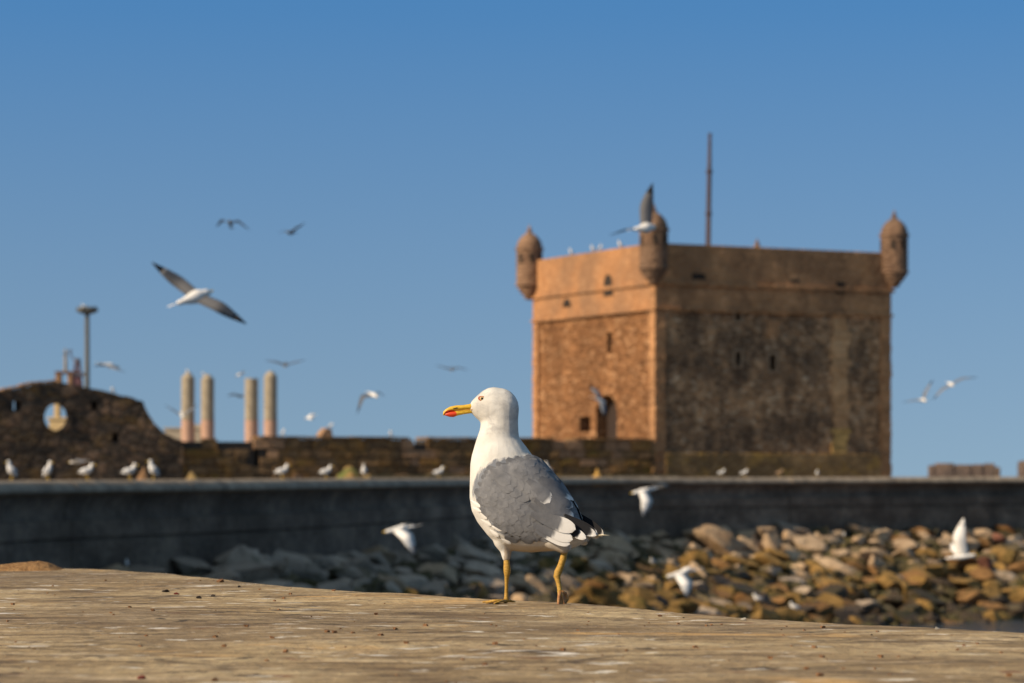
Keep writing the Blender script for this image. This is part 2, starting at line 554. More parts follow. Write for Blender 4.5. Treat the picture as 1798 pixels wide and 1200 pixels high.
for k_, (hid, D, x, z, px, ss, oo, row) in enumerate(rocks):
    shaded = px < 985 - 25 * oo + random.uniform(-40, 40)  # mostly grey stone inside the wall's shadow, shade put into the tone
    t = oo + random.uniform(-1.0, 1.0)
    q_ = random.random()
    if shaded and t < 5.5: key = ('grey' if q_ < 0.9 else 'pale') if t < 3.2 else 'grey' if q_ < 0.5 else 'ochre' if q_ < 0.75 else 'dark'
    elif t < 3.4: key = 'pale' if q_ < 0.80 else 'grey' if q_ < 0.88 else 'rust'
    elif t < 5.2: key = 'pale' if q_ < 0.34 else 'grey' if q_ < 0.42 else 'rust' if q_ < 0.6 else 'ochre'
    elif t < 8.0: key = 'ochre' if q_ < 0.5 else 'rust' if q_ < 0.78 else 'grey' if q_ < 0.86 else 'dark'
    else: key = 'dark' if q_ < 0.6 else 'rust' if q_ < 0.8 else 'ochre'
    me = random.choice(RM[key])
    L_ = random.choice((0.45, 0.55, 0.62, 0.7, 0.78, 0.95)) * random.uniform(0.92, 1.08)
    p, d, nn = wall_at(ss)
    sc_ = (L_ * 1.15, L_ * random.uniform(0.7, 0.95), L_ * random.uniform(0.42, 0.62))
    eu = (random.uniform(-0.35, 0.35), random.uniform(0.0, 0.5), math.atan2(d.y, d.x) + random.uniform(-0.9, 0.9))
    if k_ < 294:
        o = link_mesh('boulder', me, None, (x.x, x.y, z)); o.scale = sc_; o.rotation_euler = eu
        zone = next(n_ for lim, n_ in ZONE if px < lim)
        picked.append((o, '%s boulder, %s row down, %s' % (TONE[key], ORD[row], zone), px, RLAB[key][1]))
    else:
        mt = Matrix.Translation((x.x, x.y, z)) @ Matrix.LocRotScale(None, __import__('mathutils').Euler(eu), sc_)
        rest_m += [KEYS.index(key)] * len(me.polygons)
        rest.add([mt @ v_.co for v_ in me.vertices], [tuple(p_.vertices) for p_ in me.polygons])
cells = {}
for q in sorted(picked, key=lambda q_: q_[2]):
    cells.setdefault(q[1], []).append(q)
for lab, qs in cells.items():
    for i, q in enumerate(qs):
        tag(q[0], lab if len(qs) == 1 else '%s, %s of %d' % (lab, NTH[i], len(qs)), 'boulder', q[3])
if rest.v:
    ro_ = rest.build('boulder_field', MR_ochre, smooth=True)
    for mm in (MR_pale, MR_grey, MR_rust, MR_dark): ro_.data.materials.append(mm)
    ro_.data.polygons.foreach_set('material_index', rest_m)
    ro_.data.set_sharp_from_angle(angle=R(30))
    tag(ro_, 'remaining boulders of the slope, partly hidden behind nearer ones', kind='stuff')
print('boulders', len(rocks), 'alone', len(picked))
def lone_rock(px, py, key, L_, label, sc=(1, .75, .6), rz=0.2, i=0):
    # on the slope: find wall offset whose surface projects to (px, py)
    best = None
    for s_ in np.linspace(0, WLEN, 400):
        p, d, nn = wall_at(s_)
        for oo in np.linspace(0.4, 11, 40):
            x = p + nn * oo; z = slope_z(oo, x.y) + 0.38
            e = (CX + x.x / x.y * FPX - px) ** 2 + (HY - (z - EYE) / x.y * FPX - py) ** 2
            if best is None or e < best[0]:
                best = (e, x, z)
    o = link_mesh('boulder', RM[key][i], None, (best[1].x, best[1].y, best[2]))
    o.scale = tuple(L_ * k for k in sc); o.rotation_euler = (0.1, 0.25, rz)
    if label:
        tag(o, label, 'boulder', 'single boulders that stand out')
    return o
lone_rock(1262, 950, 'pale', 1.5, 'largest flat pale boulder on the top row beneath the seawall', (1.1, .8, .5), 0.1, 2)
lone_rock(1757, 946, 'red', 0.42, 'small brick red stone among the pale top boulders', (1, .8, .7), 0.4, 1)
lone_rock(1728, 990, 'red', 0.6, 'dark red boulder just under the gull with one wing raised', (1, .8, .75), 1.2, 3)
lone_rock(1352, 962, 'pale', 0.8, 'orange tinged pointed boulder catching the sun near the top rows', (1, .7, .7), 0.8, 4)
lone_rock(418, 986, 'grey', 0.75, 'rounded blue grey boulder standing up against the shaded wall', (1, .8, .8), 0.3, 5)
# loose stones between the boulders
M_rub = rock_mat('loose_stones', (0.06, 0.05, 0.03, 1), (0.2, 0.15, 0.08, 1), MOSS, 0.45, 0.6)
rb = MB(); random.seed(5)
for k in range(1700):
    ss = random.uniform(4, WLEN); oo = random.uniform(0.4, 10.4)
    p, d, nn = wall_at(ss); x = p + nn * oo
    px = CX + x.x / x.y * FPX
    if px < -40 or px > 1840: continue
    r_ = random.uniform(0.16, 0.36)
    rb.box((-r_, -r_ * .8, -r_ * .6), (r_, r_ * .8, r_ * .6), r_ * 0.35, Matrix.Rotation(random.uniform(0, 6), 3, 'Z') @ Matrix.Rotation(random.uniform(-.6, .6), 3, 'X'), (x.x, x.y, slope_z(oo, x.y) - 0.08))
ro = rb.build('rubble', M_rub); tag(ro, 'small loose stones wedged between the boulders', kind='stuff')

# ------------------------------------------------------------------ the ledge under the big gull
LZ = EYE - 0.242
m = NM('weathered_ledge', 0.9, 0.2)
v = m.pos()
big = m.noise(m.pos((1, 0.6, 1)), 1.5, 5, 0.6)
mid = m.noise(m.pos((0.55, 0.75, 1)), 7.0, 5, 0.62)
lines = m.noise(m.pos((0.25, 1.0, 1)), 15.0, 6, 0.75, 0.3)
fin = m.noise(m.pos((1, 0.5, 1)), 38.0, 5, 0.7)
c = m.ramp(mid, [(0.30, (0.19, 0.128, 0.062, 1)), (0.48, (0.38, 0.275, 0.142, 1)), (0.70, (0.54, 0.415, 0.235, 1))])
c = m.mix(m.math('MULTIPLY', m.ramp(big, [(0.38, 1.0), (0.56, 0.0)]), 0.62), c, (0.15, 0.102, 0.06, 1))
c = m.mix(m.math('MULTIPLY', m.ramp(lines, [(0.38, 1.0), (0.46, 0.0)]), 0.85), c, (0.10, 0.068, 0.04, 1))
c = m.mix(m.math('MULTIPLY', m.ramp(lines, [(0.55, 0.0), (0.63, 1.0)]), 0.65), c, (0.60, 0.47, 0.30, 1))
c = m.mix(m.math('MULTIPLY', m.ramp(fin, [(0.40, 1.0), (0.56, 0.0)]), 0.4), c, (0.13, 0.085, 0.048, 1))
gold = m.noise(m.pos((0.5, 0.7, 1)), 6.0, 4, 0.6, 0.6)
c = m.mix(m.math('MULTIPLY', m.ramp(gold, [(0.60, 0.0), (0.70, 1.0)]), 0.7), c, (0.56, 0.34, 0.13, 1))
rus = m.noise(m.pos((0.8, 0.7, 1)), 11.0, 3, 0.6)
c = m.mix(m.math('MULTIPLY', m.ramp(rus, [(0.67, 0.0), (0.73, 1.0)]), 0.7), c, (0.16, 0.06, 0.03, 1))
wh = m.noise(m.pos((0.62, 0.8, 1)), 13.0, 3, 0.55)
wh2 = m.noise(v, 2.2, 3)
c = m.mix(m.math('MULTIPLY', m.ramp(wh, [(0.65, 0.0), (0.70, 1.0)]), m.ramp(wh2, [(0.42, 0.0), (0.6, 0.9)])), c, (0.80, 0.75, 0.66, 1))
dk = m.noise(m.pos((0.7, 0.7, 1)), 21.0, 3, 0.6)
c = m.mix(m.math('MULTIPLY', m.ramp(dk, [(0.625, 0.0), (0.68, 1.0)]), 0.85), c, (0.04, 0.03, 0.022, 1))
fl = m.noise(m.pos((0.5, 0.9, 1)), 26.0, 3, 0.6)
c = m.mix(m.math('MULTIPLY', m.ramp(fl, [(0.645, 0.0), (0.69, 1.0)]), 0.85), c, (0.80, 0.74, 0.62, 1))
cr = m.voro(m.pos((0.35, 1.0, 1)), 7.0, 'DISTANCE_TO_EDGE')
crw = m.noise(m.pos(), 3.0, 3)
c = m.mix(m.math('MULTIPLY', m.ramp(cr.outputs['Distance'], [(0.0, 1.0), (0.05, 0.0)]), m.ramp(crw, [(0.45, 0.0), (0.6, 0.75)])), c, (0.06, 0.042, 0.028, 1))
m.col(c)
m.bump(m.math('ADD', m.math('MULTIPLY', mid, 0.6), m.math('ADD', lines, m.math('MULTIPLY', fin, 0.5))), 0.014, 0.9)
M_ledge = m.m
EX = [((px - CX) / FPX * (0.242 * FPX / (y - HY)), 0.242 * FPX / (y - HY)) for px, y in EDGE if y > 985]
ex = [e[0] for e in EX]; ey = [e[1] for e in EX]
def y_edge(X):
    if X < ex[0]:
        return ey[0] + (ex[0] - X) * 0.9
    if X > ex[-1]:
        return max(ey[-1] - (X - ex[-1]) * 1.3, 2.0)
    return float(np.interp(X, ex, ey))
def ledge_h(X, Y):
    p = Vector((X, Y, 0))
    return 0.006 * noise.noise(p * 1.3) + 0.0025 * noise.noise(p * 4.0 + Vector((3, 1, 0))) + 0.0007 * noise.fractal(p * 15.0, 1.0, 2.0, 3)
xs = list(np.linspace(-4, -1.7, 14)[:-1]) + list(np.linspace(-1.7, 1.25, 330)) + list(np.linspace(1.25, 3, 14)[1:])
ts = list(np.linspace(0, 0.32, 12)[:-1]) + list(np.linspace(0.32, 1.0, 250))
lb = MB(); vs = []; fs = []
DROP = [(0.012, -0.003), (0.03, -0.014), (0.045, -0.035), (0.055, -0.07), (0.06, -0.2), (0.06, -2.0), (0.06, -7.0)]
ncol = len(ts) + len(DROP)
for X in xs:
    ye = y_edge(X) + 0.02 * noise.noise(Vector((X * 9, 0, 0))) + 0.03 * noise.noise(Vector((X * 3, 5, 0)))
    for t in ts:
        Y = -2.0 + (ye + 2.0) * t
        vs.append((X, Y, LZ + ledge_h(X, Y)))
    he = ledge_h(X, ye)
    for dy, dz in DROP:
        vs.append((X, ye + dy, LZ + he + dz))
for i in range(len(xs) - 1):
    for j in range(ncol - 1):
        a = i * ncol + j
        fs.append((a, a + ncol, a + ncol + 1, a + 1))
lb.add(vs, fs)
tag(lb.build('ledge', M_ledge, smooth=True), 'broad weathered tan ledge the big gull is walking on', kind='structure')

M_peb = {}
for nm, cc in (('brown', (0.20, 0.10, 0.045, 1)), ('dark', (0.045, 0.035, 0.028, 1)), ('red', (0.22, 0.05, 0.035, 1)), ('white', (0.62, 0.56, 0.45, 1)), ('tan', (0.38, 0.25, 0.13, 1))):
    M_peb[nm] = plain('pebble_' + nm, cc, 0.9, 0.35, 90.0, 0.002)
def ledge_pt(px, py):
    D = 0.242 * FPX / (py - HY)
    X = (px - CX) / FPX * D
    return Vector((X, D, LZ + ledge_h(X, D)))
PEB = [(388, 1024, 'brown', 0.016, 'rounded brown pebble near the rim of the ledge, largest of the loose bits'),
       (290, 1040, 'dark', 0.014, 'dark brown crumb of bark beside a reddish one on the ledge'),
       (310, 1046, 'red', 0.010, 'small reddish crumb lying in front of the dark crumb'),
       (348, 1052, 'dark', 0.011, 'blackish crumb beside a white streak on the ledge'),
       (375, 1050, 'dark', 0.009, 'second blackish crumb, next to the one by the white streak'),
       (1158, 1080, 'brown', 0.007, 'tiny brown pebble between the gull and a white stone'),
       (1305, 1086, 'white', 0.009, 'small rounded white stone sitting on the rim of the ledge'),
       (1645, 1108, 'white', 0.008, 'small ragged white chip on the rim above the dark water'),
       (1200, 1082, 'dark', 0.004, 'flat dark crumb beside the tiny brown pebble'),
       (1530, 1118, 'dark', 0.004, 'flat dark flake lying in front of the rim by the water'),
       (250, 1190, 'red', 0.010, 'blurred rust coloured crumb at the near edge of the ledge'),
       (376, 1194, 'brown', 0.008, 'blurred brown crumb near the rust coloured one'),
       (420, 1034, 'dark', 0.008, 'thin dark flake just behind the brown pebble')]
PM = {}
for px, py, k, r_, lab in PEB:
    if k not in PM:
        PM[k] = []
        for i in range(3):
            me = rock_mesh(len(k) * 9 + i, 2); me.name = 'pebble'; me.materials.append(M_peb[k]); PM[k].append(me)
    o = link_mesh('pebble', random.choice(PM[k]), None, ledge_pt(px, py) + Vector((0, 0, r_ * 0.2)))
    r_ *= 0.78; o.scale = (r_, r_ * 0.9, r_ * 0.5); o.rotation_euler = (0, 0, random.uniform(0, 6))
    tag(o, lab, 'pebble', 'loose bits lying on the ledge')
gr = MB(); random.seed(8)
for k in range(170):
    px = random.uniform(-60, 1860); D0 = 0.242 * FPX / (edge_y(px) - HY)
    D = random.uniform(3.0, D0 - 0.02); X = (px - CX) / FPX * D
    r_ = random.choice((0.001, 0.0012, 0.0015, 0.002, 0.003))
    gr.box((-r_, -r_, -r_ * .5), (r_, r_, r_ * .7), r_ * 0.4, Matrix.Rotation(random.uniform(0, 6), 3, 'Z'), (X, D, LZ + ledge_h(X, D) + r_ * .3))
tag(gr.build('grit', M_peb['brown']), 'fine dark grit sprinkled over the ledge', kind='stuff')

# mound of earth at the rim
m = NM('mound_earth', 0.95, 0.1)
f = m.noise(m.pos(), 55, 5, 0.7)
m.col(m.ramp(f, [(0.3, (0.17, 0.085, 0.035, 1)), (0.7, (0.42, 0.25, 0.11, 1))])); m.bump(f, 0.012)
mo = MB(); vs = []; fs = []
c0 = ledge_pt(40, 1001)
for i in range(61):
    for j in range(31):
        u = -1.15 + 2.3 * i / 60; w_ = -1 + 2 * j / 30
        X = u * 0.125; Y = w_ * 0.10
        prof = np.interp(u, [-1.15, -0.5, 0.0, 0.35, 0.55, 0.8, 1.15], [0.006, 0.019, 0.026, 0.029, 0.024, 0.008, -0.006])
        z = prof * max(0, 1 - w_ * w_) ** 0.7 - 0.006
        z += 0.0022 * noise.fractal(Vector((X * 90, Y * 90, 1)), 1, 2, 3)
        vs.append((X, Y, z))
for i in range(60):
    for j in range(30):
        a = i * 31 + j
        fs.append((a, a + 31, a + 32, a + 1))
mo.add(vs, fs)
o = mo.build('earth_mound', m.m, smooth=True, loc=c0)
tag(o, 'low crumbly mound of brown earth at the far rim of the ledge', 'earth mound')
# ------------------------------------------------------------------ fort tower
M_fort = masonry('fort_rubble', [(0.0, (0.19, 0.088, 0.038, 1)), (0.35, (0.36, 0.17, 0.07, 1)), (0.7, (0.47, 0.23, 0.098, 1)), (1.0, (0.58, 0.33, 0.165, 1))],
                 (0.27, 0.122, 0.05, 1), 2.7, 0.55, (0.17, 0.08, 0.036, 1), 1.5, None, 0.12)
M_fort_shade = masonry('fort_rubble_shade_lift', [(0.0, (0.15, 0.08, 0.038, 1)), (0.35, (0.43, 0.23, 0.105, 1)), (0.75, (0.68, 0.385, 0.18, 1)), (1.0, (0.85, 0.60, 0.36, 1))],  # copy of the rubble for the shaded face, lightened and warmed to lift shade
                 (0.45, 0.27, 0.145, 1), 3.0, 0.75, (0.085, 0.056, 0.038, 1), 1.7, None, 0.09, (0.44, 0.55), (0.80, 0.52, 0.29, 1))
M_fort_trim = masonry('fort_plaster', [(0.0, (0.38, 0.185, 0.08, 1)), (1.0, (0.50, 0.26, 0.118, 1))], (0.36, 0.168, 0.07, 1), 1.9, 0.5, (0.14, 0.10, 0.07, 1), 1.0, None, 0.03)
M_fort_trim_shade = masonry('fort_plaster_shade_lift', [(0.0, (0.36, 0.18, 0.08, 1)), (1.0, (0.62, 0.325, 0.15, 1))], (0.48, 0.25, 0.11, 1), 2.2, 0.45, (0.10, 0.064, 0.042, 1), 1.4, None, 0.05, (0.43, 0.56))  # shaded-face copy of the plaster, its shade lift put into the colours
M_turret = masonry('turret_stone', [(0.0, (0.17, 0.10, 0.062, 1)), (1.0, (0.31, 0.19, 0.115, 1))], (0.24, 0.145, 0.088, 1), 1.4, 0.7, (0.08, 0.06, 0.045, 1), 1.6, None, 0.05)
M_plinth = masonry('plinth_stone', [(0.0, (0.24, 0.14, 0.06, 1)), (1.0, (0.46, 0.28, 0.12, 1))], (0.32, 0.19, 0.08, 1), 1.8, 0.6, (0.05, 0.04, 0.025, 1), 1.4, (0.40, 0.235, 0.06, 1), 0.05)
M_hole = plain('opening_shade', (0.035, 0.025, 0.018, 1), 0.95)  # near-black colour stands in for the unlit depth of openings

FX0, FD0, FA = 7.53, 150.0, R(27)
fc, fs_ = math.cos(FA), math.sin(FA)
def t_right(px):
    k = (px - CX) / FPX
    return (k * FD0 - FX0) / (fc - k * fs_)
def t_left(px):
    k = (px - CX) / FPX
    return (FX0 - k * FD0) / (fs_ + k * fc)
def z_right(px, py):
    return EYE + (HY - py) / FPX * (FD0 + t_right(px) * fs_)
def z_left(px, py):
    return EYE + (HY - py) / FPX * (FD0 + t_left(px) * fc)
fort = empty('fort_tower', (FX0, FD0, 0), FA, 'square stone fort tower with domed corner turrets, one face glowing orange in the sun', 'fort')
LR, LL = 15.0, 14.0
ZB = EYE - 0.75; ZP = EYE + 1.35; ZR = EYE + 9.03; ZS = EYE + 10.2; ZT = EYE + 12.4
def fz(z): return z
def wall_face(along, length, z0, z1, holes, inset, depth, mb, back_mb):
    """face in local coords; along='x' (face y=inset, looks -y) or 'y' (face x=inset, looks -x); holes (a0,a1,z0,z1)"""
    def pt(a, z, d):
        return (a, inset + d, z) if along == 'x' else (inset + d, a, z)
    xs = sorted({0.0, length} | {h[0] for h in holes} | {h[1] for h in holes})
    zs = sorted({z0, z1} | {h[2] for h in holes} | {h[3] for h in holes})
    for a0, a1 in zip(xs, xs[1:]):
        for b0, b1 in zip(zs, zs[1:]):
            ca, cb = (a0 + a1) / 2, (b0 + b1) / 2
            if any(h[0] < ca < h[1] and h[2] < cb < h[3] for h in holes):
                continue
            mb.add([pt(a0, b0, 0), pt(a1, b0, 0), pt(a1, b1, 0), pt(a0, b1, 0)], [(0, 1, 2, 3)])
    for h in holes:
        a0, a1, b0, b1 = h
        for q in ([(a0, b0), (a0, b1)], [(a0, b1), (a1, b1)], [(a1, b1), (a1, b0)], [(a1, b0), (a0, b0)]):
            mb.add([pt(*q[0], 0), pt(*q[1], 0), pt(*q[1], depth), pt(*q[0], depth)], [(0, 1, 2, 3)])
        e = 0.05
        back_mb.add([pt(a0 - e, b0 - e, depth), pt(a1 + e, b0 - e, depth), pt(a1 + e, b1 + e, depth), pt(a0 - e, b1 + e, depth)], [(0, 1, 2, 3)])
# openings measured on each face
def hr(px, py, w_, h_):
    a = t_right(px); z = z_right(px, py)
    return (a - w_ / 2, a + w_ / 2, z - h_ / 2, z + h_ / 2)
def hl(px, py, w_, h_):
    a = t_left(px); z = z_left(px, py)
    return (a - w_ / 2, a + w_ / 2, z - h_ / 2, z + h_ / 2)
hR = [hr(1359, 637, 0.42, 0.85), hr(1298, 630, 0.34, 0.75), hr(1298, 557, 0.32, 0.42)]
door = hl(1061, 735, 2.35, 2.5)
door = (door[0], door[1], EYE - 0.2, EYE + 4.55)
hLh = [door, hl(1023, 745, 1.25, 0.85), hl(1066, 601, 0.5, 1.1)]
fw, fd, bk = MB(), MB(), MB()
wall_face('x', LR, ZB, ZS, hR, 0.14, 0.7, fd, bk)
wall_face('y', LL, ZB, ZS, hLh, 0.14, 0.9, fw, bk)
# hidden sides and the roof
fw.add([(LR - .1, 0.14, ZB), (LR - .1, LL, ZB), (LR - .1, LL, ZS), (LR - .1, 0.14, ZS), (0.14, LL - .1, ZB), (LR, LL - .1, ZB), (LR, LL - .1, ZS), (0.14, LL - .1, ZS)], [(0, 1, 2, 3), (4, 5, 6, 7)])
fw.add([(0.2, 0.2, ZS + 1.0), (LR - .2, 0.2, ZS + 1.0), (LR - .2, LL - .2, ZS + 1.0), (0.2, LL - .2, ZS + 1.0)], [(0, 1, 2, 3)])
fw.build('wall', M_fort, fort, fix=False)
fd.build('wall', M_fort_shade, fort, fix=False)['label'] = 'shaded blackened wall facing the water'
bk.build('window_recess', M_hole, fort, fix=False)
# arched head of the door: two spandrels closing the square hole
sp = MB(); a0, a1, z0, z1 = door; r_ = (a1 - a0) / 2; am = (a0 + a1) / 2; zc = z1 - r_
arc = [(am + r_ * math.cos(math.pi * k / 16), zc + r_ * 1.0 * math.sin(math.pi * k / 16)) for k in range(17)]
for side in (0, 1):
    pts = arc[:9] if side == 0 else arc[8:]
    corner = (a1, z1) if side == 0 else (a0, z1)
    for q0, q1 in zip(pts, pts[1:]):
        sp.add([(0.142, q0[0], q0[1]), (0.142, q1[0], q1[1]), (0.142, corner[0], corner[1])], [(0, 1, 2)])
        sp.add([(0.142, q0[0], q0[1]), (0.142, q1[0], q1[1]), (1.0, q1[0], q1[1]), (1.0, q0[0], q0[1])], [(0, 1, 2, 3)])
sp.build('door_arch', M_fort, fort)
dl = MB()
for k in range(5):
    dl.box((0.80, a0 + 0.05 + k * (a1 - a0 - 0.1) / 5 + 0.01, EYE - 0.15), (0.88, a0 + 0.05 + (k + 1) * (a1 - a0 - 0.1) / 5 - 0.01, EYE + 4.2))
dl.build('door', plain('old_door_wood', (0.035, 0.022, 0.016, 1), 0.8), fort)
# upper zone: frieze, string course, parapet (each course in blocks on the two faces one sees)
def ring(mb, z0, z1, out_, thick, jit=0.0, inner=None):
    """four walls of a square ring, butted end to end"""
    t = thick
    mb.box((-out_, -out_, z0), (LR + out_, -out_ + t, z1), jit)
    mb.box((-out_, LL + out_ - t, z0), (LR + out_, LL + out_, z1), jit)
    mb.box((-out_, -out_ + t + .002, z0), (-out_ + t, LL + out_ - t - .002, z1), jit)
    mb.box((LR + out_ - t, -out_ + t + .002, z0), (LR + out_, LL + out_ - t - .002, z1), jit)
def face_pair(name, z0, z1, out_, thick, back=True):
    a = MB(); a.box((-out_, -out_, z0), (LR + out_, -out_ + thick, z1)); a.build(name, M_fort_trim_shade, fort, bevel=0.03)
    b = MB(); b.box((-out_, -out_ + thick + .003, z0), (-out_ + thick, LL + out_, z1)); b.build(name, M_fort_trim, fort, bevel=0.03)
    if back:
        c_ = MB(); c_.box((-out_ + thick + .003, LL + out_ - thick, z0), (LR + out_, LL + out_, z1))
        c_.box((LR + out_ - thick, -out_ + thick + .003, z0), (LR + out_, LL + out_ - thick - .003, z1)); c_.build(name, M_fort_trim, fort)
face_pair('frieze', ZR, ZS - 0.003, 0.0, 0.5)
face_pair('string_course', ZS, ZS + 0.2, 0.14, 0.7)
face_pair('parapet', ZS + 0.203, ZT, 0.05, 0.6)
sc2 = MB(); sc2.box((-0.09, -0.09, ZR - 0.16), (LR + .09, 0.3, ZR - 0.004)); sc2.build('moulding', M_fort_trim_shade, fort, bevel=0.03)
sc2 = MB(); sc2.box((-0.09, 0.303, ZR - 0.16), (0.3, LL + .09, ZR - 0.004)); sc2.build('moulding', M_fort_trim, fort, bevel=0.03)
# quoined corner piers, stone by stone
random.seed(4)
def pier(x0, x1, y0, y1, mat):
    pm = MB(); pm.box((x0 + .03, y0 + .03, ZB), (x1 - .03, y1 - .03, ZR - 0.17)); pr = pm.build('pier', mat, fort)
    z = ZB
    while z < ZR - 0.3:
        h_ = random.uniform(0.42, 0.62); z1_ = min(z + h_, ZR - 0.17)
        e = random.uniform(-0.03, 0.03); f_ = random.uniform(-.02, .02)
        b = MB(); b.box((x0 + f_, y0 + f_, z + .02), (x1 + e, y1 + e, z1_ - .02), 0.015)
        b.build('quoin', mat, pr)
        z = z1_
pier(0.0, 0.62, 0.0, 0.62, M_fort_trim_shade)
pier(LR - 0.66, LR, 0.0, 0.62, M_fort_trim_shade)
pier(0.0, 0.62, LL - 0.6, LL, M_fort_trim)
pl = MB(); pl.box((0.63, -0.035, ZB), (LR - 0.67, 0.3, ZP - 0.004)); pl.build('plinth', M_plinth, fort, bevel=0.05)
# pale repaired strip running down the seaward wall, a shallow rib of newer stone
sa, sb = t_right(1463), t_right(1492)
st = MB(); st2 = MB(); z = ZP + 0.02; random.seed(9)
while z < ZR - 0.5:
    h_ = random.uniform(0.25, 0.45)
    (st2 if z < ZP + 1.15 else st).box((sa + random.uniform(-.18, .18), 0.075, z), (sb + random.uniform(-.18, .18), 0.3, z + h_ - 0.02), 0.02); z += h_
st2.build('mossy_strip_base', plain('strip_moss', (0.52, 0.31, 0.10, 1), 0.95, 0.4, 3.0), fort)
st.build('patched_strip', masonry('newer_stone', [(0.0, (0.48, 0.26, 0.115, 1)), (1.0, (0.72, 0.43, 0.21, 1))], (0.60, 0.34, 0.155, 1), 1.6, 0.25, (0.12, 0.08, 0.055, 1), 1.0, None, 0.04), fort)
M_frame = plain('window_surround', (0.27, 0.18, 0.105, 1), 0.9)
# stone surrounds of the loopholes
for h in hR:
    fr = MB(); a0, a1, z0, z1 = h; t = 0.13
    fr.box((a0 - t, 0.085, z0 - t), (a1 + t, 0.3, z0 - .003)); fr.box((a0 - t, 0.085, z1 + .003), (a1 + t, 0.3, z1 + t))
    fr.box((a0 - t, 0.085, z0), (a0 - .003, 0.3, z1)); fr.box((a1 + .003, 0.085, z0), (a1 + t, 0.3, z1))
    fr.build('window_frame', M_frame, fort)
bl = MB(); h = hr(1360, 577, 0.75, 0.85); bl.box((h[0], 0.09, h[2]), (h[1], 0.3, h[3]), 0.03); bl.build('blocked_window', M_fort_trim_shade, fort)
# near-black plates just proud of the parapet, painting the shade inside niches
def niche_shade(face, h, d=0.5):
    a0, a1, z0, z1 = h; t = 0.1
    b = MB()
    if face == 'l':
        n_ = 10; am = (a0 + a1) / 2; r_ = (a1 - a0) / 2
        pts = [(a0, z0), (a1, z0)] + [(am + r_ * math.cos(math.pi * k / n_), z1 - r_ + r_ * math.sin(math.pi * k / n_)) for k in range(n_ + 1)]
        b.add([(-0.062, a, z) for a, z in pts], [tuple(range(len(pts)))])
        b.add([(0.3, a, z) for a, z in pts], [tuple(range(len(pts)))])
    else:
        b.box((a0, -0.062, z0), (a1, 0.2, z1), 0.04)
    b.build('embrasure_shade', M_hole, fort, fix=False)
niche_shade('l', hl(1069, 501, 0.95, 1.15))
niche_shade('l', hl(996, 530, 0.9, 0.35))
niche_shade('r', hr(1475, 506, 0.55, 0.6))
niche_shade('r', hr(1226, 486, 0.8, 0.35)); niche_shade('r', hr(1395, 493, 0.5, 0.25)); niche_shade('r', hr(1440, 508, 0.7, 0.22))
# turrets
def turret(lx, ly, zt, nm='turret', win=()):
    r0 = 0.74
    z_d = zt - 1.05; z_c = z_d - 2.0
    b = MB()
    prof = []
    for k in range(9):
        z = z_c + 2.0 * k / 8
        prof += [(r0 + 0.02, z + 0.01), (r0 + 0.02, z + 0.20), (r0 - 0.012, z + 0.215), (r0 - 0.012, z + 0.24)] if k < 8 else []
    b.lathe(prof, (lx, ly, 0), 20)
    t_ = b.build('turret', M_turret, fort, smooth=False)
    d = MB(); d.lathe([(r0 + 0.10, z_d - 0.03), (r0 + 0.10, z_d + 0.07), (r0 + 0.0, z_d + 0.09), (r0 * 0.97, z_d + 0.3), (r0 * 0.82, z_d + 0.55), (r0 * 0.55, z_d + 0.78), (r0 * 0.24, z_d + 0.93), (0.13, z_d + 1.0), (0.1, z_d + 1.02)], (lx, ly, 0), 20)
    d.build('dome', M_turret, t_)
    f = MB(); f.lathe([(0.17, z_d + 1.0), (0.17, z_d + 1.05), (0.09, z_d + 1.1), (0.13, z_d + 1.17), (0.06, z_d + 1.25), (0.02, z_d + 1.42)], (lx, ly, 0), 12)
    f.build('finial', M_turret, t_)
    c = MB(); c.lathe([(0.16, z_c - 0.88), (0.30, z_c - 0.76), (0.38, z_c - 0.56), (0.50, z_c - 0.51), (0.57, z_c - 0.32), (0.67, z_c - 0.27), (0.72, z_c - 0.08), (r0 + 0.08, z_c - 0.06), (r0 + 0.08, z_c + 0.005)], (lx, ly, 0), 20)
    c.build('corbel', M_turret, t_)
    for ang in win:
        w_ = MB(); rot = Matrix.Rotation(ang, 3, 'Z')
        w_.box((-0.11, r0 - 0.2, -0.26), (0.11, r0 + 0.028, 0.26), 0, rot, (lx, ly, z_c + 1.45)); w_.build('slit', M_hole, t_)  # near-black block standing slightly proud, painting the slit's inner shade
aw = lambda deg: R(deg) - FA
turret(-0.18, -0.18, EYE + 14.1, win=(aw(158 + 25), aw(230), aw(120)))
turret(LR + 0.1, -0.12, EYE + 14.4, win=(aw(168), aw(210), aw(100)))
turret(-0.15, LL + 0.1, EYE + 14.1, win=(aw(190), aw(235), aw(140)))
turret(LR + 0.1, LL + 0.1, EYE + 13.9)
# flagpole on the roof
fp = MB(); p0 = P(1243, 450, 157); p1 = P(1246.5, 238, 157)
fp.tube([(p0.x, p0.y, ZS + 1.0), p0, p0.lerp(p1, 0.62), p1], [0.15, 0.15, 0.13, 0.085], 12)
fo = fp.build('flagpole', plain('pole_paint', (0.06, 0.04, 0.042, 1), 0.6), smooth=True)
tag(fo, 'tall bare dark flagpole rising from the fort roof', 'flagpole')
cp = MB(); cp.lathe([(0.02, -0.05), (0.11, 0), (0.1, 0.1), (0.02, 0.14)], p1, 10); cp.build('finial', fo.data.materials[0], fo)
for fr_ in (0.35, 0.7):
    c_ = MB(); q_ = p0.lerp(p1, fr_); c_.lathe([(0.1, -0.1), (0.18, -0.09), (0.18, 0.09), (0.1, 0.1)], q_, 12); c_.build('collar', fo.data.materials[0], fo)

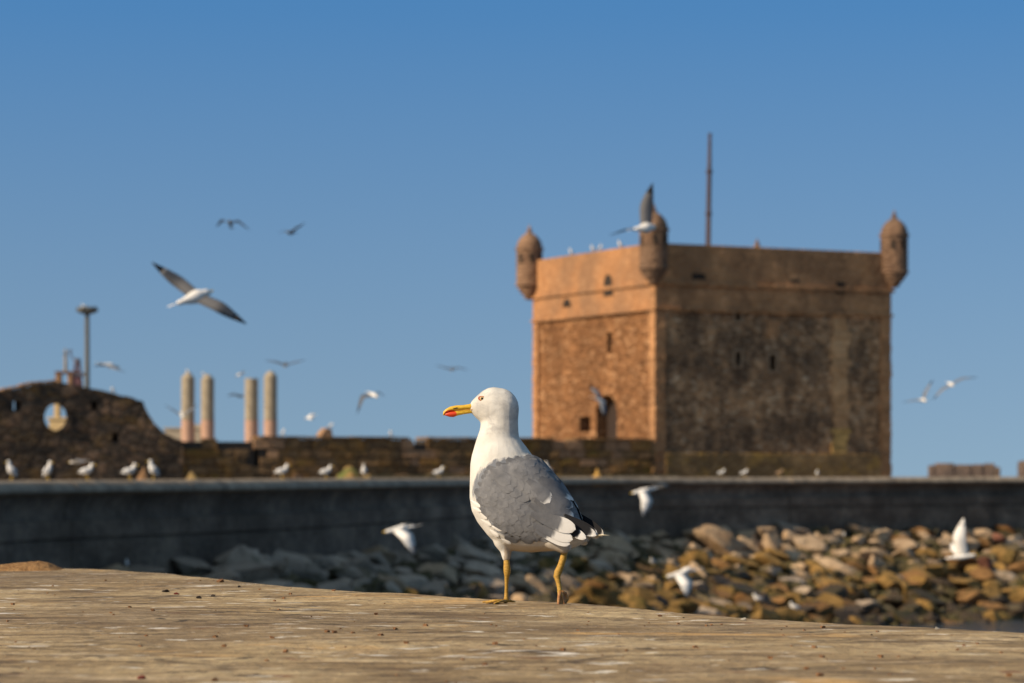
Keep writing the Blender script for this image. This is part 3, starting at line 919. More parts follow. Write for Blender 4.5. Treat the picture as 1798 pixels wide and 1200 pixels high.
# ------------------------------------------------------------------ lower harbour wall, stone by stone
M_hw = rock_mat('harbour_wall_stone', (0.085, 0.054, 0.03, 1), (0.31, 0.185, 0.085, 1), (0.32, 0.165, 0.045, 1), 0.48, 0.64)
M_hwb = rock_mat('harbour_wall_brown', (0.30, 0.17, 0.09, 1), (0.44, 0.27, 0.15, 1))
M_hwo = rock_mat('harbour_wall_ochre', (0.16, 0.085, 0.025, 1), (0.34, 0.18, 0.06, 1), (0.19, 0.13, 0.022, 1), 0.50, 0.66)
M_core = plain('harbour_wall_core', (0.045, 0.036, 0.028, 1), 0.95)
HX0, HD0, HA = (300 - CX) / FPX * 135.5, 135.5, R(25)
hc, hs_ = math.cos(HA), math.sin(HA)
def t_h(px):
    k = (px - CX) / FPX
    return (k * HD0 - HX0) / (hc - k * hs_)
def z_h(px, py):
    return EYE + (HY - py) / FPX * (HD0 + t_h(px) * hs_)
hw = empty('harbour_wall', (HX0, HD0, 0), HA, 'low dark mossy stone wall running from the curved rampart to the fort', 'wall')
HLEN = t_h(1152)
core = MB(); ztop = EYE + 1.93
core.box((-0.4, 0.12, ZB), (t_h(447), 1.4, EYE + 1.75)); core.box((t_h(456), 0.12, ZB), (t_h(720), 1.4, ztop - 0.03)); core.box((t_h(748), 0.12, ZB), (HLEN, 1.4, ztop - 0.03))
core.box((t_h(447) + .003, 0.5, ZB), (t_h(456) - .003, 1.4, EYE + 1.3)); core.box((t_h(720) + .003, 0.12, ZB), (t_h(748) - .003, 1.4, EYE + 1.70))
core.build('core', M_core, hw)
random.seed(31)
zc = ZB + 0.15; row = 0
while zc < ztop - 0.1:
    h_ = 0.40
    if zc + h_ > ztop - 0.15: h_ = ztop - zc
    a = -0.35
    while a < HLEN - 0.2:
        l_ = random.uniform(0.55, 1.15)
        b1 = min(a + l_, HLEN)
        mid = (a + b1) / 2
        px = np.interp(mid, [t_h(p_) for p_ in range(280, 1160, 20)], list(range(280, 1160, 20)))
        skip = (444 < px < 458) or (718 < px < 748 and zc + h_ > ztop - 0.1) or (px < 444 and zc + h_ > ztop - 0.1 and random.random() < 0.6)
        brown = (456 < px < 496 and zc > EYE + 0.7) or (716 < px < 750 and zc > EYE + 0.55) or (974 < px < 1016 and zc > EYE + 0.85) or (1060 < px < 1105 and EYE + 0.9 < zc < EYE + 1.5)
        if not skip:
            b = MB(); e = random.uniform(-0.04, 0.05)
            b.box((a + .018, e, zc + .018), (b1 - .018, 0.2, zc + h_ - .018), 0.03)
            o = b.build('stone', M_hwb if (brown and random.random() < .85) or random.random() < 0.03 else M_hwo if random.random() < (0.5 if px > 880 and zc > EYE + .3 else 0.12) else M_hw, hw, bevel=0.03)
        a = b1
    zc += h_; row += 1
cs = MB(); a = t_h(456)
for x0, x1 in ((t_h(458), t_h(719)), (t_h(749), t_h(974)), (t_h(1012), HLEN)):
    a = x0
    while a < x1 - 0.3:
        b1 = min(a + random.uniform(0.9, 1.4), x1)
        cp_ = MB(); cp_.box((a + .01, -0.07, ztop + .004), (b1 - .01, 1.4, ztop + 0.11), 0.015); cp_.build('capstone', M_hw, hw, bevel=0.02)
        a = b1
# low toe ledge at the foot of the wall
toe = MB(); a = t_h(640)
while a < HLEN:
    b1 = a + random.uniform(1.2, 2.0); toe.box((a, -0.75, ZB), (b1 - .02, -0.06, EYE + 0.16 + random.uniform(-.03, .03)), 0.02); a = b1
toe.build('toe_ledge', plain('toe_stone', (0.16, 0.12, 0.06, 1), 0.95), hw)
# gable-like stub on the wall top
sb_ = MB(); z0 = ztop + 0.11; a0, a1 = t_h(568), t_h(588)
sb_.add([(a0, .3, z0), (a1, .3, z0), (a1 - .05, .3, z0 + .36), (a1 - .3, .3, z0 + .42), (a0 + .08, .3, z0 + .2), (a0, 1.0, z0), (a1, 1.0, z0), (a1 - .05, 1.0, z0 + .36), (a1 - .3, 1.0, z0 + .42), (a0 + .08, 1.0, z0 + .2)],
        [(0, 1, 2, 3, 4), (9, 8, 7, 6, 5), (1, 6, 7, 2), (2, 7, 8, 3), (3, 8, 9, 4), (4, 9, 5, 0)])
so = sb_.build('merlon_stub', M_hwb, hw)

# ------------------------------------------------------------------ curved rampart with the round hole
RD0 = 132.0; RA = R(25); RX0 = (0 - CX) / FPX * RD0
rc, rs_ = math.cos(RA), math.sin(RA)
def t_r(px):
    k = (px - CX) / FPX
    return (k * RD0 - RX0) / (rc - k * rs_)
def rp(px, py):
    t = t_r(px)
    return (t, (HY - py) / FPX * (RD0 + t * rs_))
M_ramp = masonry('rampart_rubble', [(0.0, (0.045, 0.034, 0.026, 1)), (0.5, (0.155, 0.105, 0.066, 1)), (1.0, (0.36, 0.215, 0.125, 1))], (0.07, 0.055, 0.042, 1), 1.7, 0.7, (0.025, 0.022, 0.02, 1), 1.5, (0.21, 0.125, 0.05, 1), 0.12)
ramp_ = empty('rampart', (RX0, RD0, EYE), RA, 'dark curved rampart wall pierced by a round opening and small square loopholes', 'wall')
outl = [(-180, 700), (-90, 697), (0, 689), (22, 684), (45, 678), (70, 674), (95, 671), (110, 673), (150, 681), (200, 692), (248, 705), (252, 716), (260, 732), (272, 748), (286, 761), (304, 770), (318, 774), (318, 858), (-180, 862)]
cu = bpy.data.curves.new('rampart_wall', 'CURVE'); cu.dimensions = '2D'; cu.fill_mode = 'BOTH'; cu.extrude = 0.25
def spl(pts):
    s_ = cu.splines.new('POLY'); s_.points.add(len(pts) - 1)
    for p_, q_ in zip(s_.points, pts): p_.co = (q_[0], q_[1], 0, 1)
    s_.use_cyclic_u = True
random.seed(17)
dense = []
for a, b in zip(outl, outl[1:] + outl[:1]):
    for k in range(5):
        jx = random.uniform(-1.2, 1.2); jy = random.uniform(-1.3, 1.3)
        dense.append(rp(a[0] + (b[0] - a[0]) * k / 5 + jx, a[1] + (b[1] - a[1]) * k / 5 + jy))
spl(dense)
spl([rp(97 + 22 * math.cos(2 * math.pi * k / 28) + random.uniform(-1, 1), 733 + 24 * math.sin(2 * math.pi * k / 28) + random.uniform(-1, 1)) for k in range(28)])
for cx_, cy_, hw_, hh_ in ((28, 713, 7, 8), (163, 713, 6, 8), (200, 769, 6, 8)):
    spl([rp(cx_ - hw_, cy_ - hh_), rp(cx_ + hw_, cy_ - hh_), rp(cx_ + hw_, cy_ + hh_), rp(cx_ - hw_, cy_ + hh_)])
tmp = bpy.data.objects.new('tmp', cu); COL.objects.link(tmp)
me = bpy.data.meshes.new_from_object(tmp.evaluated_get(bpy.context.evaluated_depsgraph_get()))
bpy.data.objects.remove(tmp)
me.materials.clear(); me.transform(Matrix.Rotation(R(90), 4, 'X')); me.materials.append(M_ramp); me.name = 'wall'
link_mesh('wall', me, ramp_)
for cx_, cy_ in ((163, 713), (200, 769)):       # near-black plates added behind these two to paint their inner shade
    b = MB(); q0 = rp(cx_ - 9, cy_ + 11); q1 = rp(cx_ + 9, cy_ - 11)
    b.box((q0[0], 0.26, q0[1]), (q1[0], 0.36, q1[1])); b.build('loophole_dark_plate', M_hole, ramp_)
b = MB(); q0 = rp(29, 724); q1 = rp(37, 702); b.box((q0[0], 0.26, q0[1]), (q1[0], 0.36, q1[1])); b.build('loophole_dark_plate', M_hole, ramp_)  # added near-black plate, darkens one half of the open loophole
# rounded reveal inside the hole and a sill band
rg = MB(); n_ = 28; vs = []; c0 = rp(97, 733); rr = (rp(119, 733)[0] - rp(97, 733)[0]); rz_ = 24 / FPX * 133
for k in range(n_):
    a = 2 * math.pi * k / n_
    for rad, y in ((1.0, -0.29), (1.16, -0.29), (1.16, -0.2), (1.0, -0.2)):
        vs.append((c0[0] + rr * rad * math.cos(a), y, c0[1] + rz_ * rad * math.sin(a)))
fs = []
for k in range(n_):
    for j in range(4):
        a = k * 4 + j; b = k * 4 + (j + 1) % 4; c_ = ((k + 1) % n_) * 4 + (j + 1) % 4; d_ = ((k + 1) % n_) * 4 + j
        fs.append((a, b, c_, d_))
rg.add(vs, fs); rg.build('hole_surround', M_ramp, ramp_)
# coping stones along the sloping top
cop = [(-60, 695), (-20, 692), (0, 689), (22, 684), (45, 678), (70, 674), (95, 671)]
for a, b in zip(cop, cop[1:]):
    for k in range(2):
        q0 = rp(a[0] + (b[0] - a[0]) * k / 2 + .4, a[1] + (b[1] - a[1]) * k / 2); q1 = rp(a[0] + (b[0] - a[0]) * (k + 1) / 2 - .4, a[1] + (b[1] - a[1]) * (k + 1) / 2)
        x = MB(); h_ = random.uniform(0.09, 0.16)
        x.add([(q0[0], -.31, q0[1] + .01), (q1[0], -.31, q1[1] + .01), (q1[0], .3, q1[1] + .01), (q0[0], .3, q0[1] + .01), (q0[0], -.31, q0[1] + h_), (q1[0], -.31, q1[1] + h_), (q1[0], .3, q1[1] + h_), (q0[0], .3, q0[1] + h_)],
              [(3, 2, 1, 0), (4, 5, 6, 7), (0, 1, 5, 4), (1, 2, 6, 5), (2, 3, 7, 6), (3, 0, 4, 7)])
        x.build('coping_stone', M_hwb, ramp_, bevel=0.03)

# ------------------------------------------------------------------ things behind the walls
M_conc = plain('pillar_concrete', (0.33, 0.275, 0.195, 1), 0.9, 0.28, 1.6)
M_pink = plain('pillar_pink_paint', (0.43, 0.265, 0.185, 1), 0.9, 0.15, 1.5)
PIL = [(330, 661, 'first round concrete pillar, beside the dark rampart, with a flying gull crossing it'), (364.5, 664, 'second round concrete pillar from the rampart'),
       (441.5, 671, 'third and shortest round concrete pillar'), (475, 658, 'tallest round concrete pillar, farthest from the rampart')]
for px, yt, lab in PIL:
    D = 185.0; r_ = 11.5 / FPX * D
    b0 = P(px, yt, D); g = ZB
    o = empty('concrete_pillar', (b0.x, D, g), 0, lab, 'pillar', 'row of round concrete pillars')
    zt = b0.z - g; zm = P(px, 738, D).z - g
    b = MB(); b.lathe([(r_ * 1.02, 0), (r_ * 1.02, zm)], n=24); b.build('painted_base', M_pink, o, smooth=False)
    b = MB(); prof = []
    z = zm
    while z < zt - 0.5:
        prof += [(r_, z + .01), (r_, z + 0.9 - .02), (r_ * 0.985, z + 0.9)]; z += 0.9
    prof += [(r_, zt - 0.12)]
    b.lathe(prof, n=24); b.build('shaft', M_conc, o)
    b = MB(); b.lathe([(r_ * 1.0, zt - .118), (r_ * 0.94, zt - 0.05), (r_ * 0.7, zt + 0.04), (r_ * 0.45, zt + 0.2), (r_ * 0.28, zt + 0.22)], n=20); b.build('cap', M_conc, o)

# tall floodlight mast
D = 165.0; b0 = P(153, 690, D); t0 = P(152.5, 552, D)
M_mast = plain('mast_steel', (0.085, 0.088, 0.082, 1), 0.55, 0.15)
mast = empty('floodlight_mast', (b0.x, D, ZB), 0, 'tall grey floodlight mast with a ring of lamps behind the rampart', 'floodlight mast')
H = t0.z - ZB
b = MB(); b.tube([(0, 0, 0), (0, 0, H * .5), (0, 0, H)], [0.17, 0.155, 0.13], 14); b.build('pole', M_mast, mast, smooth=True)
b = MB(); b.lathe([(0.13, H - .02), (0.45, H + 0.06), (0.5, H + .16), (0.2, H + 0.2)], n=16); b.build('head_ring', M_mast, mast)
for k in range(8):
    a = 2 * math.pi * k / 8 + 0.2; rot = Matrix.Rotation(a, 3, 'Z') @ Matrix.Rotation(R(-22), 3, 'Y')
    b = MB(); b.box((-0.2, -0.17, -0.12), (0.2, 0.17, 0.14), 0, rot, (0.42 * math.cos(a), 0.42 * math.sin(a), H + 0.22)); b.build('lamp', M_mast, mast, bevel=0.03)

# stone gate frame and beacon mast on the rampart crown
D = 142.0
gate = empty('gate_frame', (P(112, 690, D).x, D, P(112, 690, D).z), 0, 'small stone gate frame of two posts and a beam on the rampart crown', 'gate frame')
u = D / FPX
for x0, x1 in ((-13.5, -4), (8, 14.5)):
    b = MB(); b.box((x0 * u, -.3, 0), (x1 * u, .3, 33 * u - .005), 0.02); b.build('post', M_hwb, gate, bevel=0.02)
b = MB(); b.box((-14 * u, -.35, 33 * u), (22 * u, .35, 38 * u), 0.01); b.build('beam', plain('gate_beam', (0.15, 0.09, 0.07, 1), 0.9), gate, bevel=0.02)
sm = empty('signal_mast', (P(115, 652, D).x, D, P(115, 652, D).z), 0, 'thin yellowish signal mast standing on the gate beam', 'mast')
b = MB(); b.tube([(0, 0, 0), (0, 0, 30 * u), (0, 0, 40 * u)], [0.085, 0.07, 0.03], 8); b.build('pole', plain('mast_yellow', (0.30, 0.24, 0.16, 1), 0.7), sm)
b = MB(); b.box((-3.5 * u, -.1, 29 * u), (3.5 * u, .1, 31 * u)); b.build('crossarm', M_mast, sm)
M_bea = plain('beacon_paint', (0.10, 0.045, 0.052, 1), 0.6); M_bea2 = plain('beacon_grey', (0.10, 0.10, 0.13, 1), 0.6)
bt = empty('beacon_tower', (P(136, 690, D + 4).x, D + 4, P(136, 690, D + 4).z), 0, 'dark red lattice beacon tower between the gate frame and the floodlight mast', 'beacon tower')
b = MB()
for sx in (-1, 1):
    for sy in (-1, 1):
        b.tube([(sx * 8 * u, sy * 8 * u, 0), (sx * 3.2 * u, sy * 3.2 * u, 55 * u)], 0.05, 6)
for k in range(5):
    z = k * 11 * u; r_ = (8 - 4.8 * k / 5) * u; r2 = (8 - 4.8 * (k + 1) / 5) * u
    for sx in (-1, 1):
        b.tube([(-r_ * sx, -r_, z), (r2 * sx, -r2, z + 11 * u)], 0.03, 5); b.tube([(-r_ * sx, r_, z), (r2 * sx, r2, z + 11 * u)], 0.03, 5)
        b.tube([(-r_, -r_ * sx, z), (-r2, r2 * sx, z + 11 * u)], 0.03, 5); b.tube([(r_, -r_ * sx, z), (r2, r2 * sx, z + 11 * u)], 0.03, 5)
b.build('lattice', M_bea, bt)
b = MB(); b.box((-7 * u, -7 * u, 0), (6 * u, 7 * u, 30 * u)); b.build('cabin', M_bea, bt, bevel=0.03)
b = MB(); b.box((-10 * u, -10 * u, 30 * u + .003), (13 * u, 10 * u, 36 * u)); b.build('platform', M_bea2, bt, bevel=0.02)
b = MB(); b.lathe([(0.13, 50 * u), (0.17, 51 * u), (0.17, 60 * u), (0.05, 63 * u)], n=12); b.build('lantern', M_bea2, bt)
b = MB(); b.tube([(-3 * u, 0, 55 * u), (-12 * u, 0, 68 * u), (-14 * u, 0, 78 * u)], 0.04, 6); b.tube([(-17 * u, 0, 75 * u), (-9 * u, 0, 76 * u)], 0.04, 6); b.build('antenna', M_bea2, bt)

# buildings behind
def house(px0, px1, yt, D, col, label, chim=None, wins=()):
    x0 = P(px0, yt, D).x; x1 = P(px1, yt, D).x; zt = P(px0, yt, D).z
    o = empty('harbour_building', ((x0 + x1) / 2, D, ZB), 0, label, 'building')
    w2 = (x1 - x0) / 2; h = zt - ZB; mt = plain('house_wall', col, 0.9, 0.12, 1.0)
    b = MB(); b.box((-w2, 0, 0), (w2, 5, h - .15)); b.build('wall', mt, o)
    b = MB(); b.box((-w2 - .08, -.08, h - .147), (w2 + .08, 5.08, h)); b.build('roof', mt, o, bevel=.02)
    if chim:
        c0, c1, cy = chim; b = MB(); b.box((P(c0, 0, D).x - (x0 + x1) / 2, 1, h + .003), (P(c1, 0, D).x - (x0 + x1) / 2, 2, P(0, cy, D).z - ZB)); b.build('chimney', mt, o)
    for wx, wz in wins:
        b = MB(); b.box((wx - .35, -.03, wz), (wx + .35, .2, wz + .9)); b.build('window', M_hole, o)
house(86, 150, 733, 170, (0.55, 0.40, 0.20, 1), 'yellow building seen through the round opening of the rampart', (90, 98, 702), [(-0.3, 1.9)])
house(289, 352, 751, 205, (0.36, 0.30, 0.22, 1), 'low pale building behind the first two pillars', (334, 350, 745), [(0.0, 1.2), (0.9, 1.2)])

# far ruin across the bay and a second one cut by the frame
M_ruin = masonry('ruin_stone', [(0.0, (0.10, 0.075, 0.06, 1)), (1.0, (0.26, 0.175, 0.13, 1))], (0.16, 0.12, 0.09, 1), 1.0, 0.5, (0.06, 0.05, 0.05, 1), 1.0)
def ruin(px0, outline, D, label):
    o = empty('ruined_wall', (P(px0, 840, D).x, D, 0), R(-8), label, 'ruin')
    u = D / FPX
    for i, (a, b_, y) in enumerate(outline):
        b = MB(); b.box(((a - px0) * u, i * .1, 0), ((b_ - px0) * u - .004, 9 + i * .1, EYE + (HY - y) * u), 0.0)
        b.build('wall_block', M_ruin, o, bevel=0.25)
    return o
ruin(1632, [(1630, 1641, 817), (1641, 1676, 813.5), (1676, 1706, 816), (1706, 1727, 815.5), (1727, 1746, 814), (1746, 1755, 820)], 420, 'low flat topped brown ruin far off beyond the seawall, beside the fort')
ruin(1792, [(1792, 1830, 809)], 300, 'sliver of a dark ruin at the edge of the frame beyond the seawall')

# bits lying on the quay behind the seawall
def heap(px, pw, ytop, D, col, label, cat, name, col2=None, sharp=1.0, flat=0.6):
    x0 = P(px, 840, D); u = D / FPX; rr = pw * u / 2; h = (HY - ytop) * u + 0.8
    b = MB(); vs = []; fs = []
    n_ = 14
    for i in range(n_ + 1):
        for j in range(n_ + 1):
            a = -1 + 2 * i / n_; c_ = -1 + 2 * j / n_
            q_ = max(0, 1 - (abs(a) ** 2 + abs(c_) ** 2) ** (0.5 * sharp))
            z = h * q_ ** flat * (1 + 0.15 * noise.noise(Vector((a * 3 + px, c_ * 3, 0))))
            vs.append((a * rr, c_ * rr * .7, z))
    for i in range(n_):
        for j in range(n_):
            k = i * (n_ + 1) + j; fs.append((k, k + n_ + 1, k + n_ + 2, k + 1))
    b.add(vs, fs)
    mm = NM(name + '_mat', 0.95)
    f = mm.noise(mm.co(), 2.2, 4)
    mm.col(mm.ramp(f, [(0.45, col), (0.6, col2 or tuple(k * .7 for k in col[:3]) + (1,))]))
    o = b.build(name, mm.m, smooth=True, loc=(x0.x, D, EYE - .8))
    return tag(o, label, cat)
heap(613, 56, 818, 100, (0.33, 0.19, 0.07, 1), 'tan heap of fishing net with a green patch between two perched gulls', 'net heap', 'net_heap', (0.10, 0.12, 0.03, 1), 1.0, 0.28)
heap(252, 50, 819, 80, (0.24, 0.135, 0.065, 1), 'brown covered heap between the two gulls standing close together', 'heap', 'covered_heap')
heap(338, 60, 829, 85, (0.28, 0.19, 0.075, 1), 'low ochre heap at the foot of the rampart next to the gulls', 'heap', 'sand_heap')
b = MB(); p_ = P(1049, 838, 112); b.lathe([(0.28, -.6), (0.27, -.05), (0.2, .0), (0.07, .17), (0.05, .3), (0.02, .33)], p_, 8)
tag(b.build('mooring_marker', plain('marker_ochre', (0.42, 0.24, 0.06, 1), 0.9)), 'small ochre pointed marker on the quay below the fort corner', 'marker')
# ------------------------------------------------------------------ birds: materials
def plumage(name, c, rough=0.85, var=0.10, scale=30.0, tint=None):
    m = NM(name, rough, 0.2)
    f = m.noise(m.co('Object'), scale, 4, 0.6)
    a = tuple(x * (1 - var) for x in c[:3]) + (1,); b = tuple(min(1, x * (1 + var)) for x in c[:3]) + (1,)
    m.col(m.ramp(f, [(0.3, a), (0.7, b)]))
    return m.m
MW = plumage('white_plumage', (0.76, 0.73, 0.68, 1))
MG = plumage('grey_plumage', (0.19, 0.20, 0.22, 1))
MGL = plumage('pale_grey_plumage', (0.50, 0.50, 0.50, 1))
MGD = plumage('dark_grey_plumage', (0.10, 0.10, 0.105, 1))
MBK = plumage('black_plumage', (0.018, 0.018, 0.02, 1))
MY = plain('yellow_bill', (0.62, 0.40, 0.045, 1), 0.45, 0.1, 60)
MLEG = plain('yellow_leg', (0.55, 0.36, 0.07, 1), 0.6, 0.2, 120)
MBR = plumage('brown_plumage', (0.27, 0.18, 0.11, 1), var=0.4)

def chain(mb, pts, n=16, seg=7):
    """ellipsoids strung along control points (x,y,z,r,lateral) with lateral axis y"""
    for (a, b) in zip(pts, pts[1:]):
        for k in range(seg):
            t = k / seg
            q = [a[i] + (b[i] - a[i]) * t for i in range(5)]
            sph(mb, q[:3], (q[3], q[3] * q[4], q[3]), n)
    a = pts[-1]; sph(mb, a[:3], (a[3], a[3] * a[4], a[3]), n)
def sph(mb, c, r, n=16, rot=None):
    vs = []; fs = []
    m_ = n // 2
    for i in range(m_ + 1):
        th = math.pi * i / m_
        for k in range(n):
            ph = 2 * math.pi * k / n
            v = Vector((r[0] * math.sin(th) * math.cos(ph), r[1] * math.sin(th) * math.sin(ph), r[2] * math.cos(th)))
            if rot is not None: v = rot @ v
            vs.append((c[0] + v.x, c[1] + v.y, c[2] + v.z))
    for i in range(m_):
        for k in range(n):
            k2 = (k + 1) % n
            fs.append((i * n + k, (i + 1) * n + k, (i + 1) * n + k2, i * n + k2))
    mb.add(vs, fs)

# ------------------------------------------------------------------ perched gulls (bird frame: looks along -x, z up, feet at 0)
def gull_proto(upright, name='gull'):
    """upright 0..1; built in metres, about 0.42 tall"""
    root = empty(name, (0, 0, 0))
    b = MB()
    if upright > 0.5:
        body = [(0.02, 0, 0.15, 0.05, .9), (-0.005, 0, 0.19, 0.068, .95), (-0.03, 0, 0.24, 0.066, .95), (-0.045, 0, 0.29, 0.05, .9), (-0.05, 0, 0.33, 0.037, .9), (-0.055, 0, 0.365, 0.040, .85), (-0.08, 0, 0.366, 0.026, .8)]
        tail = [(0.02, 0, 0.15, 0.05, .9), (0.08, 0, 0.115, 0.028, 1.1), (0.13, 0, 0.085, 0.012, 1.6)]
        hd = Vector((-0.095, 0, 0.364)); wroot = Vector((-0.03, 0, 0.25)); wtip = Vector((0.15, 0, 0.095))
    else:
        body = [(0.06, 0, 0.155, 0.05, .95), (0.02, 0, 0.17, 0.068, .95), (-0.03, 0, 0.19, 0.068, .95), (-0.075, 0, 0.23, 0.05, .9), (-0.095, 0, 0.27, 0.037, .9), (-0.10, 0, 0.30, 0.040, .85), (-0.125, 0, 0.30, 0.026, .8)]
        tail = [(0.06, 0, 0.155, 0.05, .95), (0.13, 0, 0.15, 0.028, 1.1), (0.20, 0, 0.145, 0.012, 1.6)]
        hd = Vector((-0.14, 0, 0.298)); wroot = Vector((-0.06, 0, 0.20)); wtip = Vector((0.22, 0, 0.155))
    chain(b, body, 12, 4); chain(b, tail, 12, 4)
    me = remesh(b, 0.011, 3, 'body'); me.materials.append(MW); link_mesh('body', me, root)
    for sy in (-1, 1):
        w_ = MB(); ax = (wtip - wroot); ln = ax.length; ax.normalize()
        pts = [wroot + ax * (ln * t) + Vector((0, sy * y, 0.012)) for t, y in ((0.0, 0.052), (0.2, 0.064), (0.45, 0.058), (0.7, 0.036), (0.9, 0.018))]
        w_.tube(pts, [0.02, 0.046, 0.044, 0.026, 0.012], 10, flat=0.35, up=(0, sy, 0.3))
        wo = w_.build('wing', MGL, root, smooth=True)
        t_ = MB(); t_.tube([pts[3] + ax * .01, pts[4], wtip + Vector((0.03, sy * .012, 0.0))], [0.02, 0.013, 0.004], 8, flat=0.4, up=(0, sy, 0.3)); t_.build('wingtip', MBK, wo, smooth=True)
        l_ = MB(); l_.tube([(0.0, sy * 0.028, 0.13), (0.008, sy * .028, 0.075), (-0.002, sy * .03, 0.008)], [0.012, 0.007, 0.006], 6); l_.tube([(0.008, sy * .03, .007), (-0.05, sy * .04, .005)], [0.012, 0.006], 6, flat=.4); l_.build('leg', MLEG, root)
        e_ = MB(); sph(e_, hd + Vector((0.022, sy * 0.03, 0.01)), (.006, .004, .006), 8); e_.build('eye', MBK, root)
    k = MB(); k.tube([hd + Vector((0.01, 0, 0)), hd + Vector((-0.02, 0, 0)), hd + Vector((-0.045, 0, -0.004)), hd + Vector((-0.055, 0, -0.014))], [0.015, 0.011, 0.009, 0.003], 8); k.build('beak', MY, root)
    return root
PROTO = {'up': gull_proto(1), 'fwd': gull_proto(0)}
_used = set()
def perch(px, z_px, D, kind, face, scale, label, group, zfix=None, brown=False):
    """face: yaw in degrees, 0 = looks along -x (towards the rampart side), 180 = looks along +x"""
    o = PROTO[kind]
    if kind in _used: o = copy_tree(o)
    _used.add(kind)
    p = P(px, z_px, D)
    o.location = (p.x, p.y, p.z if zfix is None else zfix); o.rotation_euler = (0, 0, R(face)); o.scale = (scale * 1.05,) * 3
    for k_ in ('label', 'category', 'group'):
        if k_ in o: del o[k_]
    tag(o, label, 'gull', group)
    if brown:
        for ch in o.children:
            if ch.name.startswith(('body', 'wing')):
                ch.data = ch.data.copy(); ch.data.materials.clear(); ch.data.materials.append(MBR)
    return o
def on_wall(px, kind, face, scale, label, **kw):
    s = wall_s(px); p, d, nn = wall_at(s); q_ = p - nn * 0.25
    D = q_.y
    return perch(px, 0, D, kind, face, scale, label, 'gulls standing on the seawall', zfix=wall_top(s), **kw)
on_wall(20, 'up', 35, 0.92, 'outermost gull on the shaded end of the seawall, upright, beside the frame edge')
on_wall(84, 'up', 150, 0.92, 'upright white gull on the seawall below the round rampart opening')
on_wall(153, 'fwd', 160, 1.0, 'gull on the seawall with another gull flying low just behind its tail')
on_wall(228, 'fwd', 165, 1.0, 'gull on the seawall leaning forward before the brown covered heap')
on_wall(269, 'up', 25, 1.02, 'upright gull on the seawall at the far end of the brown covered heap')
on_wall(496, 'fwd', 165, 1.05, 'lone gull on the seawall under the tallest pillar')
on_wall(573, 'fwd', 160, 1.0, 'gull on the seawall just before the tan net heap')
on_wall(639, 'up', 90, 0.95, 'upright gull on the seawall just past the tan net heap')
on_wall(771, 'fwd', 160, 1.0, 'last gull on the seawall before the big gull breast')
on_wall(962, 'up', 0, 1.35, 'gull mostly hidden behind the big gull shoulder')
on_wall(1267, 'fwd', 175, 0.95, 'white gull on the seawall below the fort, nearest the sunlit corner')
on_wall(1307, 'fwd', 160, 0.95, 'second white gull on the seawall below the dark fort face')
on_wall(1369, 'fwd', 150, 0.95, 'brown young gull on the seawall below the fort', brown=True)
on_wall(1435, 'up', 80, 0.75, 'small gull facing forward at the foot of the pale patched strip')
G2 = 'gulls resting on the far roofs and walls'
def on_fort(px, label, sc=1.0, kind='up', face=20):
    t = t_left(px); p = Vector((FX0 - fs_ * t + fc * 0.2, FD0 + fc * t + fs_ * 0.2, ZT))
    perch(px, 0, p.y, kind, face, sc, label, G2, zfix=ZT).location = p
on_fort(997, 'gull on the sunlit fort parapet, farthest from the near turret', 1.0)
on_fort(1035, 'gull on the fort parapet, one of a close pair, farther from the near turret', 1.0)
on_fort(1048, 'gull on the fort parapet, one of a close pair, nearer the near turret', 0.95, 'up', 160)
on_fort(1083, 'single gull on the fort parapet next to the near turret', 1.05)
t = t_r(198)
perch(198, 692, RD0 + t * rs_, 'up', 60, 0.85, 'white gull alone on the sloping top of the rampart', G2)
perch(686, 0, HD0 + t_h(686) * hs_ + .5, 'up', 80, 0.85, 'white gull on top of the low harbour wall before its gap', G2, zfix=ztop + .11)
perch(497, 0, HD0 + t_h(497) * hs_ + .5, 'up', 140, 0.85, 'gull on the low harbour wall beside the tallest pillar', G2, zfix=ztop + .11)
perch(581, 0, HD0 + t_h(581) * hs_ + .65, 'fwd', 150, 0.8, 'gull on the brown stub on top of the low wall', G2, zfix=ztop + .5)
perch(330, 659, 185, 'up', 40, 1.0, 'gull on top of the first pillar', G2); perch(358, 662, 185, 'fwd', 20, 0.9, 'gull on top of the second pillar', G2)
perch(148, 544, 165, 'fwd', 20, 0.95, 'gull on top of the floodlight mast', G2)
G3 = 'gulls resting on the boulders'
def on_rocks(px, py, kind, face, sc, label):
    best = None
    for s_ in np.linspace(0, WLEN, 300):
        p, d, nn = wall_at(s_)
        for oo in np.linspace(0.4, 11, 40):
            x = p + nn * oo; z = slope_z(oo, x.y) + 0.40
            e = (CX + x.x / x.y * FPX - px) ** 2 + (HY - (z - EYE) / x.y * FPX - py) ** 2
            if best is None or e < best[0]: best = (e, x, z)
    perch(px, py, best[1].y, kind, face, sc, label, G3, zfix=best[2])
on_rocks(1330, 1058, 'fwd', 10, 1.1, 'gull resting on a low ochre boulder under the flying gull')
on_rocks(1395, 1080, 'fwd', 5, 1.15, 'gull on the lowest boulders near the water')
on_rocks(1482, 944, 'up', 90, 0.6, 'small white gull on the top boulders below the seawall')
on_rocks(1146, 996, 'fwd', 60, 1.0, 'gull half hidden among the boulders below the low flying gull')
on_rocks(223, 1003, 'up', 90, 0.5, 'white gull peeking over the rim of the ledge by the earth mound')

